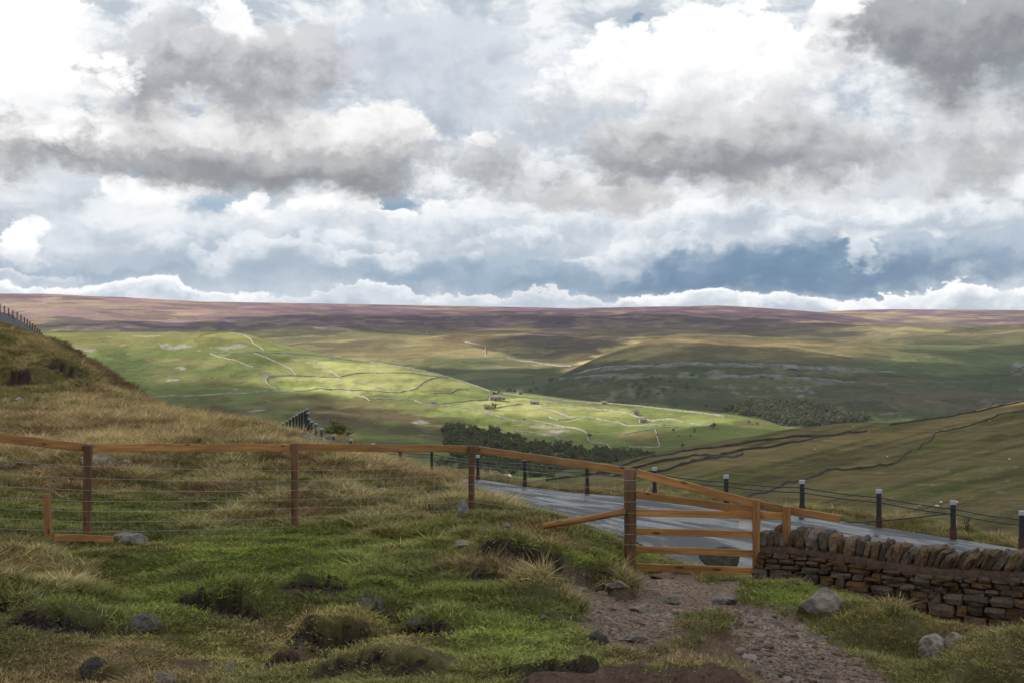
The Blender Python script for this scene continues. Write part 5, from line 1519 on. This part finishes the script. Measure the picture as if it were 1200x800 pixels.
woods('woodland', BV_G, [([(515, 505), (530, 502), (562, 503), (600, 512), (622, 521), (656, 524), (680, 527), (700, 526), (735, 531), (748, 534), (738, 541), (700, 545), (665, 547), (640, 555), (600, 546), (560, 541), (535, 540), (528, 528)], 8),
                          ([(560, 541), (640, 555), (665, 560), (600, 556), (500, 548), (520, 542)], 1.0), ([(735, 531), (770, 533), (745, 540)], .3)], 520, 5.2, 'dark wood filling the foot of the valley below the meadows')
woods('woodland', BV_M, [([(868, 474), (905, 470), (950, 474), (990, 486), (1000, 494), (960, 498), (925, 499), (900, 492), (880, 486)], 4), ([(850, 480), (870, 478), (880, 488)], .3), ([(990, 486), (1020, 492), (1000, 496)], .3)], 420, 7.5, 'dark scrub wood on the lower slope of the shaded fell', (.5, 1.3))
sb = ray(BV_N, 400, 509)
# shrub behind the barrier
e = empty('shrub', W3(395, 514, 96), 'green shrub growing behind the roadside posts on the bend', 'shrub')
for k, (x, z, s) in enumerate([(-.3, .55, .75), (.45, .35, .6), (.1, .7, .55)]):
    o = bpy.data.objects.new('foliage', crown_mesh('foliage', 950 + k, 420, .11)); COL.objects.link(o); o.parent = e; o.location = (x, 0, z); o.scale = (s * 1.1, s, s * .9)
    mm = bpy.data.materials.get('shrub_leaves')
    if mm is None:
        mm, t, b = new_mat('shrub_leaves'); t.l.new(t.mix(t.noise(objc(t), 3, 3), (.09, .10, .025), (.22, .20, .06)), b.inputs['Base Color']); b.inputs['Roughness'].default_value = .9
    o.data.materials.append(mm)

# ------------------------------------------------------------------ barns and farm
def barn(bv, px, py, wpx, hpx, label, rot=.2, chimney=False, wins=1):
    p = ray(bv, px, py)
    if p is None: return
    s = p.y / F; w, h = wpx * s, hpx * s; d = w * .6; eh = h * .58
    e = empty('farmhouse' if chimney else 'barn', p, label, 'house' if chimney else 'barn', None); e.rotation_euler = (0, 0, rot)
    def mk(n, vs, fs, mt, par=e):
        me = bpy.data.meshes.new(n); me.from_pydata(vs, [], fs); return link(n, me, mt, par)
    x, y = w / 2, d / 2
    mk('wall', [(-x, -y, -2), (x, -y, -2), (x, y, -2), (-x, y, -2), (-x, -y, eh), (x, -y, eh), (x, y, eh), (-x, y, eh), (-x, 0, h * .96), (x, 0, h * .96)],
       [(0, 1, 5, 4), (1, 2, 6, 9, 5), (2, 3, 7, 6), (3, 0, 4, 8, 7)], M_barn)
    ov = .05 * w
    rf = mk('roof', [(-x - ov, -y - ov, eh - .1), (x + ov, -y - ov, eh - .1), (x + ov, 0, h), (-x - ov, 0, h), (x + ov, y + ov, eh - .1), (-x - ov, y + ov, eh - .1), (-x - ov, -y - ov, eh + .15), (x + ov, -y - ov, eh + .15), (x + ov, 0, h + .3), (-x - ov, 0, h + .3), (x + ov, y + ov, eh + .15), (-x - ov, y + ov, eh + .15)],
       [(6, 7, 8, 9), (9, 8, 10, 11), (0, 1, 7, 6), (5, 11, 10, 4), (0, 3, 2, 1), (3, 5, 4, 2), (0, 6, 9, 3), (3, 9, 11, 5), (1, 2, 8, 7), (2, 4, 10, 8)], M_roof)
    if wins > 0:
        def opening(n, cx, z0, z1, ww):
            a_ = -y - .12
            mk(n, [(cx - ww, a_, z0), (cx + ww, a_, z0), (cx + ww, a_, z1), (cx - ww, a_, z1), (cx - ww, -y + .1, z0), (cx + ww, -y + .1, z0), (cx + ww, -y + .1, z1), (cx - ww, -y + .1, z1)], [(0, 1, 2, 3), (0, 4, 5, 1), (3, 2, 6, 7), (0, 3, 7, 4), (1, 5, 6, 2)], M_dark)
        opening('door', 0, 0, eh * .6, w * .06)
        if chimney:
            for k in (-.3, .3): opening('window', k * w, eh * .35, eh * .7, w * .045)
    if chimney:
        for k in (-1, 1):
            cx = k * x * .85; q = w * .05
            mk('chimney', [(cx - q, -q, h * .8), (cx + q, -q, h * .8), (cx + q, q, h * .8), (cx - q, q, h * .8), (cx - q, -q, h * 1.2), (cx + q, -q, h * 1.2), (cx + q, q, h * 1.2), (cx - q, q, h * 1.2)],
               [(0, 1, 5, 4), (1, 2, 6, 5), (2, 3, 7, 6), (3, 0, 4, 7), (4, 5, 6, 7)], M_barn, rf)
barn(BV_G, 580.5, 468.5, 14, 6.5, 'pale stone farmhouse under the dark round tree on the bright meadows', .15, True, 2)
barn(BV_G, 570.5, 478.5, 8, 5, 'stone barn just below the farmhouse to its left', .3)
barn(BV_G, 626.5, 473, 10, 4.5, 'low wide stone barn right of the farmhouse', -.1)
barn(BV_G, 609, 461.8, 6, 5.5, 'pale ruined barn on the ridge above the meadows', .6)
barn(BV_G, 708, 473.5, 6.5, 4.2, 'stone barn on the far edge of the bright meadows', .1)
barn(BV_G, 745, 485.5, 6.5, 5.2, 'stone barn on the meadows, the upper of the right pair', .4)
barn(BV_G, 753.5, 494.5, 8.5, 5.2, 'stone barn on the meadows, the lower of the right pair', .2)
barn(BV_G, 507.5, 473.5, 6.5, 4.2, 'small stone barn at the foot of the sunlit fields', .2)
barn(BV_G, 584.5, 504, 6.5, 4.5, 'dull stone barn above the wood', .2)
barn(BV_G, 516, 548, 7.5, 4.5, 'stone barn in the shaded valley bottom', .2)
p = ray(BV_MOOR, 500, 392)
if p is not None:
    me = beam_mesh('stone_pillar', 14, 5, 5, 2, False); o = link('stone_pillar', me, M_rockw, loc=p + Vector((0, 0, 5))); o.rotation_euler = (0, math.pi / 2, 0)
    tag(o, 'whitish upright ruin on the skyline of the golden fell', 'ruin')

# ------------------------------------------------------------------ sheep
def sheep_mesh():
    bm = bmesh.new()
    for c, r, s in (((0, 0, .72), .36, (1.45, .8, .85)),):
        q = bmesh.ops.create_icosphere(bm, subdivisions=2, radius=r)['verts']
        for v in q: v.co = Vector((v.co.x * s[0], v.co.y * s[1], v.co.z * s[2])) + Vector(c)
    return bm
bm = sheep_mesh(); me_body = bpy.data.meshes.new('fleece'); bm.to_mesh(me_body); bm.free(); me_body.materials.append(M_wool)
bm = bmesh.new()
q = bmesh.ops.create_icosphere(bm, subdivisions=1, radius=.13)['verts']
for v in q: v.co = Vector((v.co.x * 1.6, v.co.y * .8, v.co.z)) + Vector((.62, 0, .66))
for x in (-.3, .3):
    for y in (-.14, .14):
        q = bmesh.ops.create_cone(bm, segments=6, radius1=.035, radius2=.05, depth=.5)['verts']
        for v in q: v.co += Vector((x, y, .25))
me_h = bpy.data.meshes.new('head_and_legs'); bm.to_mesh(me_h); bm.free(); me_h.materials.append(M_sheepface)
for i, (px, py) in enumerate([(1040, 537), (955, 528), (1183, 540), (1098, 597), (1103, 592), (1121, 592), (1160, 494), (1078, 596), (1000, 501)]):
    p = ray(BV_B, px, py)
    if p is None: continue
    e = empty('sheep', p, 'tiny white sheep on the brown hillside, %s from the left' % nth(px, [1040, 955, 1183, 1098, 1103, 1121, 1160, 1078, 1000]), 'sheep', 'sheep grazing on the right hillside'); e.rotation_euler = (0, 0, random.uniform(0, 6)); 
    for n_, q in (('fleece', me_body), ('head_and_legs', me_h)):
        o = bpy.data.objects.new(n_, q); COL.objects.link(o); o.parent = e

# ------------------------------------------------------------------ grass
def tuft(name, seed, n, r, h0, h1, wid, lean, seg=2):
    rs = np.random.RandomState(seed); V_, F_, c = [], [], []
    for i in range(n):
        a_ = rs.uniform(0, 6.3); rr = r * math.sqrt(rs.rand()); bx, by = rr * math.cos(a_), rr * math.sin(a_)
        h = rs.uniform(h0, h1); ln = lean * rs.uniform(.3, 1.2); la = a_ + rs.normal(0, .9); w = wid * rs.uniform(.7, 1.3)
        ta = rs.uniform(0, 3.14); tx, ty = math.cos(ta) * w / 2, math.sin(ta) * w / 2; k = len(V_); v = rs.rand()
        dx, dy = math.cos(la), math.sin(la)
        for j in range(seg):
            f = j / seg; o = h * ln * f ** 1.8; z = h * f * (1 - .25 * ln * f)
            V_ += [(bx + dx * o - tx * (1 - f * .4), by + dy * o - ty * (1 - f * .4), z - .01), (bx + dx * o + tx * (1 - f * .4), by + dy * o + ty * (1 - f * .4), z - .01)]; c += [(v, f, 0)] * 2
        o = h * ln; V_.append((bx + dx * o, by + dy * o, h * (1 - .25 * ln))); c.append((v, 1, 0))
        for j in range(seg - 1): F_.append((k + 2 * j, k + 2 * j + 1, k + 2 * j + 3, k + 2 * j + 2))
        F_.append((k + 2 * seg - 2, k + 2 * seg - 1, k + 2 * seg))
    me = bpy.data.meshes.new(name); me.from_pydata(V_, [], F_)
    a_ = me.color_attributes.new('blade', 'FLOAT_COLOR', 'POINT')
    a_.data.foreach_set('color', np.concatenate([np.array(c), np.ones((len(c), 1))], 1).astype(np.float32).ravel())
    me.materials.append(M_grass)
    return me
m, t, b = new_mat('grass_blades')
bl = t.new('ShaderNodeSeparateColor'); t.l.new(attr(t, 'blade'), bl.inputs[0])
tn = attr(t, 'tint', 'INSTANCER')
c_ = t.vmath('SCALE', tn, scale=t.maprange(bl.outputs[0], 0, 1, .5, 1.5))
c_ = t.mix(t.math('MULTIPLY', t.maprange(bl.outputs[1], .45, 1.0), t.maprange(bl.outputs[0], .45, 1, 0, .65)), c_, (0.42, 0.33, 0.16))
t.l.new(c_, b.inputs['Base Color']); b.inputs['Roughness'].default_value = .75; b.inputs['Specular IOR Level'].default_value = .15
M_grass = m
TU = [tuft('tuft', 1, 60, .11, .025, .06, .006, .8), tuft('tuft', 2, 60, .12, .03, .075, .006, .9), tuft('tuft', 3, 55, .10, .05, .11, .006, .8), tuft('tuft', 4, 55, .09, .06, .14, .006, 1.0),
      tuft('tuft', 5, 60, .07, .12, .24, .006, .9, 3), tuft('tuft', 6, 60, .09, .15, .30, .006, 1.1, 3), tuft('tuft', 7, 40, .06, .10, .2, .005, 1.1, 3)]
rs = np.random.RandomState(99)
NG = 190000
def rho_d(n):
    d = np.linspace(5.4, 96, 4000); w = d * np.where(d < 8, 1, (8 / d) ** 1.25); cdf = np.cumsum(w); cdf /= cdf[-1]
    return np.interp(rs.rand(n), cdf, d)
gd_ = rho_d(NG); gu = rs.uniform(-.42, .43, NG); gx_ = gu * gd_; gz_ = zat(gx_, gd_)
gpy = HZ - gz_ / gd_ * F
bare_g = gat(np.maximum(bare, verge), gx_, gd_); green_g = gat(green, gx_, gd_); straw_g = gat(straw, gx_, gd_); moss_g = gat(moss, gx_, gd_); lip_g = gat(bank_lip, gx_, gd_)
clump = fbm(gx_ / .5, gd_ / .5, 201, 4); clump2 = fbm(gx_ / 1.7, gd_ / 1.7, 205, 3)
inside = gat(rsd, gx_, gd_) > -.25
edge_g = fbm(gx_ / .25, gd_ / .25, 221, 3)
keep = (~inside) & (rs.rand(NG) > (bare_g + .25 * edge_g * (bare_g > .05)) * 1.9) & (rs.rand(NG) < np.clip(1.1 - .55 * moss_g * (gd_ < 12), .2, 1))
gx_, gd_, gz_, green_g, straw_g, moss_g, lip_g, clump, clump2 = (q[keep] for q in (gx_, gd_, gz_, green_g, straw_g, moss_g, lip_g, clump, clump2))
n = len(gx_)
tall = .4 * lip_g + straw_g * .75 + .55 * clump - .55 * green_g - .45 * moss_g + .25 * clump2 + rs.normal(0, .16, n)
low_g = np.clip((6.5 - gd_) / 1.0 + 3.2, 0, 1) * (gd_ < 9.7)
turf_g = (gx_ / gd_ > .0) & (gx_ / gd_ < .19) & (gd_ < 10.2)
tall -= .8 * turf_g + .45 * (gx_ / gd_ > .27) * (gd_ < 13) + .45 * low_g + .35 * moss_g
pick = np.where(tall > .72, 5, np.where(tall > .45, 4, np.where(tall > .25, rs.choice([3, 6], n), np.where(tall > .0, rs.choice([2, 3], n), rs.choice([0, 1], n)))))
dry = np.clip(straw_g * .8 - .3 * np.clip(clump2, 0, 1) + .55 * np.clip(tall, 0, 1) - .5 * green_g + .25 * clump + rs.normal(0, .16, n), 0, 1)
tint = np.array((.105, .105, .03))[None] * np.ones((n, 1))
tint = mixc(tint, c3((.125, .150, .022)), green_g); tint = mixc(tint, c3((.14, .115, .032)), moss_g * .8); tint = mixc(tint, c3((.35, .26, .125)), dry * .9)
br_ = sstep(fbm(gx_ / 1.1, gd_ / 1.1, 211, 4) + rs.normal(0, .12, n), .12, .45) * (1 - green_g)
tint = mixc(tint, c3((.17, .105, .05)), br_ * .8)
tint *= 1.75 * (1 + .35 * clump2)[:, None] * (1 + rs.normal(0, .18, n))[:, None].clip(.5, 1.6)
sc_g = np.clip((gd_ / 10) ** .45, .85, 2.4) * rs.uniform(.75, 1.3, n)
sc_g *= .86
sz_g = sc_g * rs.uniform(.6, 1.1, n) * (1 - .3 * green_g) * (.52 + .2 * sstep(gd_, 19, 30)) * (1 - .45 * moss_g) * (1 - .25 * low_g) * np.where(turf_g, .62, 1)
gn_scatter('grass', np.stack([gx_, gd_, gz_], 1), TU, {'pick': ('INT', pick), 'rot': ('FLOAT_VECTOR', np.stack([rs.normal(0, .12, n) + .75 * lip_g, rs.normal(.08, .12, n), rs.uniform(0, 6.3, n)], 1)),
           'scl': ('FLOAT_VECTOR', np.stack([sc_g, sc_g, sz_g], 1)), 'tint': ('FLOAT_COLOR', tint)}, 'rough straw and green moorland grass covering the banks')
# coarse grass on the steep hillside at far left
P_ = []
rs = np.random.RandomState(41)
for _ in range(9000):
    px, py = rs.uniform(0, 225), rs.uniform(375, 505)
    h = ray(BV_H, px, py)
    if h is not None: P_.append(h)
hp = np.array([p[:] for p in P_]); n = len(hp); s = rs.uniform(1.6, 2.8, n)
kp = polysd(hp[:, 0], hp[:, 1], [wxy(p, d) for p, d in ((-200, 195), (0, 187), (20, 169), (36, 153), (50, 139), (58, 129), (60, 150), (48, 160), (36, 177), (20, 199), (0, 227), (-200, 255))]) < 0
hp, s = hp[kp], s[kp]; n = len(hp)
tt_ = mixc(np.array((.13, .105, .038))[None] * np.ones((n, 1)), c3((.29, .205, .095)), np.clip(.5 + .9 * fbm(hp[:, 0] / 5, hp[:, 1] / 9, 5, 3), 0, 1))
gn_scatter('grass', hp, TU, {'pick': ('INT', rs.choice([3, 4, 5], n)), 'rot': ('FLOAT_VECTOR', np.stack([np.zeros(n), np.zeros(n), rs.uniform(0, 6.3, n)], 1)), 'scl': ('FLOAT_VECTOR', np.stack([s, s, s * .8], 1)), 'tint': ('FLOAT_COLOR', tt_)},
           'coarse dry grass on the steep hillside at far left')
# fine gravel on the path
rs = np.random.RandomState(17)
gd_ = rs.uniform(6, 19, 60000); gu = rs.uniform(-.03, .34, 60000); gx_ = gu * gd_
k = (gat(path_m, gx_, gd_) + .18 * gat(soil_m, gx_, gd_) + .12 * gat(bank_soil, gx_, gd_)) > rs.uniform(.15, 1.1, 60000)
gx_, gd_ = gx_[k], gd_[k]; n = len(gx_); s = 10 ** rs.uniform(-2.5, -1.95, n)
gn_scatter('gravel', np.stack([gx_, gd_, zat(gx_, gd_)], 1), protos, {'pick': ('INT', rs.randint(0, 8, n)), 'rot': ('FLOAT_VECTOR', np.stack([rs.normal(0, .25, n), rs.normal(0, .25, n), rs.uniform(0, 6.3, n)], 1)), 'scl': ('FLOAT_VECTOR', np.stack([s * 1.3, s, s * .7], 1))}, 'fine reddish gravel on the worn path')

# crumbling clods on the eroded faces
M_clod = stone_mat('peat_clod', (.13, .078, .05), (.04, .024, .016), (.20, .14, .10), 9, .66)
clods = [stone_mesh('soil_clod', 340 + k, sub=1, rough=.3, sup=2.4) for k in range(5)]
for p_ in clods: p_.materials.append(M_clod)
rs = np.random.RandomState(23)
gd_ = rs.uniform(6.2, 19, 260000); gu = rs.uniform(-.4, .4, 260000); gx_ = gu * gd_
k = (gat(bank_soil, gx_, gd_) * (1 - .6 * gat(path_m, gx_, gd_)) + 0) * (1 - .93 * (gat(soil_m, gx_, gd_) > .15)) > rs.uniform(.3, 1.4, 260000)
gx_, gd_ = gx_[k], gd_[k]; n = len(gx_); s = 10 ** rs.uniform(-2.4, -1.72, n) * np.where(gat(soil_m, gx_, gd_) > .2, .7, 1)
gn_scatter('soil_clods', np.stack([gx_, gd_, zat(gx_, gd_)], 1), clods, {'pick': ('INT', rs.randint(0, 5, n)), 'rot': ('FLOAT_VECTOR', rs.uniform(0, 6.3, (n, 3))), 'scl': ('FLOAT_VECTOR', np.stack([s * 1.2, s, s * .8], 1))}, 'dark crumbling clods of peat on the eroded banks')

# dead dock stems by the road, a dry plant against the wall
M_dead = flat_mat('dead_plant', (.085, .045, .028), .95, var=.4, sc=30)
def dock(loc, H, label, seed):
    rs = np.random.RandomState(seed); lines = []; V_, F_ = [], []
    for k in range(4):
        a_ = rs.uniform(0, 6.3); tip = Vector((math.cos(a_) * H * .16, math.sin(a_) * H * .16, H * rs.uniform(.7, 1)))
        lines.append([Vector((0, 0, -.05)), tip * .5 + Vector((0, 0, .03)), tip])
        for j in range(26):
            c = tip * rs.uniform(.3, 1.02) + Vector(rs.normal(0, .03 * H, 3)); s_ = rs.uniform(.02, .045) * H; i0 = len(V_)
            a1 = Vector(rs.normal(size=3)).normalized() * s_; a2 = a1.orthogonal().normalized() * s_
            V_ += [tuple(c - a1), tuple(c + a2), tuple(c + a1), tuple(c - a2)]; F_.append((i0, i0 + 1, i0 + 2, i0 + 3))
    e = empty('dead_plant', loc, label, 'plant')
    vs, fs = [], []
    for ln in lines:
        v, f = tube_mesh('stem', ln, .012 * H, 4); o_ = len(vs); vs += [tuple(q) for q in v]; fs += [tuple(i + o_ for i in ff) for ff in f]
    me = bpy.data.meshes.new('stem'); me.from_pydata(vs, [], fs); link('stem', me, M_dead, e)
    me = bpy.data.meshes.new('seed_head'); me.from_pydata(V_, [], F_); link('seed_head', me, M_dead, e)
for i, (px, py, d, H, lab) in enumerate([(1133, 629, 37.5, .55, 'tallest dead dock plant beyond the road, left of the pair'), (1170, 636, 36.5, .4, 'dead dock plant beyond the road, left of the last two'), (1182, 638, 36.2, .3, 'shortest dead dock plant beyond the road near the right edge'),
                                          (756, 590, 43.8, .45, 'dead dock plant seen over the gate, left of two'), (768, 588, 44.5, .3, 'small dead dock plant seen over the gate near a black post')]):
    dock(W3(px, py, d), H, lab, i)
c, d_ = wpt(2.05); e_ = c + Vector((0, -.38, -3.15)); dock(e_, .55, 'dry brown plant standing against the stone wall', 12)

# ------------------------------------------------------------------ air
me = bpy.data.meshes.new('haze')
x0, x1, y0, y1, z0, z1 = -14000, 14000, -300, 16000, -177, 420
me.from_pydata([(x0, y0, z0), (x1, y0, z0), (x1, y1, z0), (x0, y1, z0), (x0, y0, z1), (x1, y0, z1), (x1, y1, z1), (x0, y1, z1)], [],
               [(0, 3, 2, 1), (4, 5, 6, 7), (0, 1, 5, 4), (1, 2, 6, 5), (2, 3, 7, 6), (3, 0, 4, 7)])
hm_ = bpy.data.materials.new('air'); hm_.use_nodes = True; hm_.node_tree.nodes.clear()
t = NT(hm_.node_tree); ou = t.new('ShaderNodeOutputMaterial'); pv = t.new('ShaderNodeVolumePrincipled')
pv.inputs['Color'].default_value = (.80, .88, 1.0, 1); pv.inputs['Density'].default_value = 1.9e-5; pv.inputs['Anisotropy'].default_value = .1
t.l.new(pv.outputs[0], ou.inputs['Volume'])
tag(link('haze', me, hm_), 'thin bluish air softening the far hills', kind='stuff')
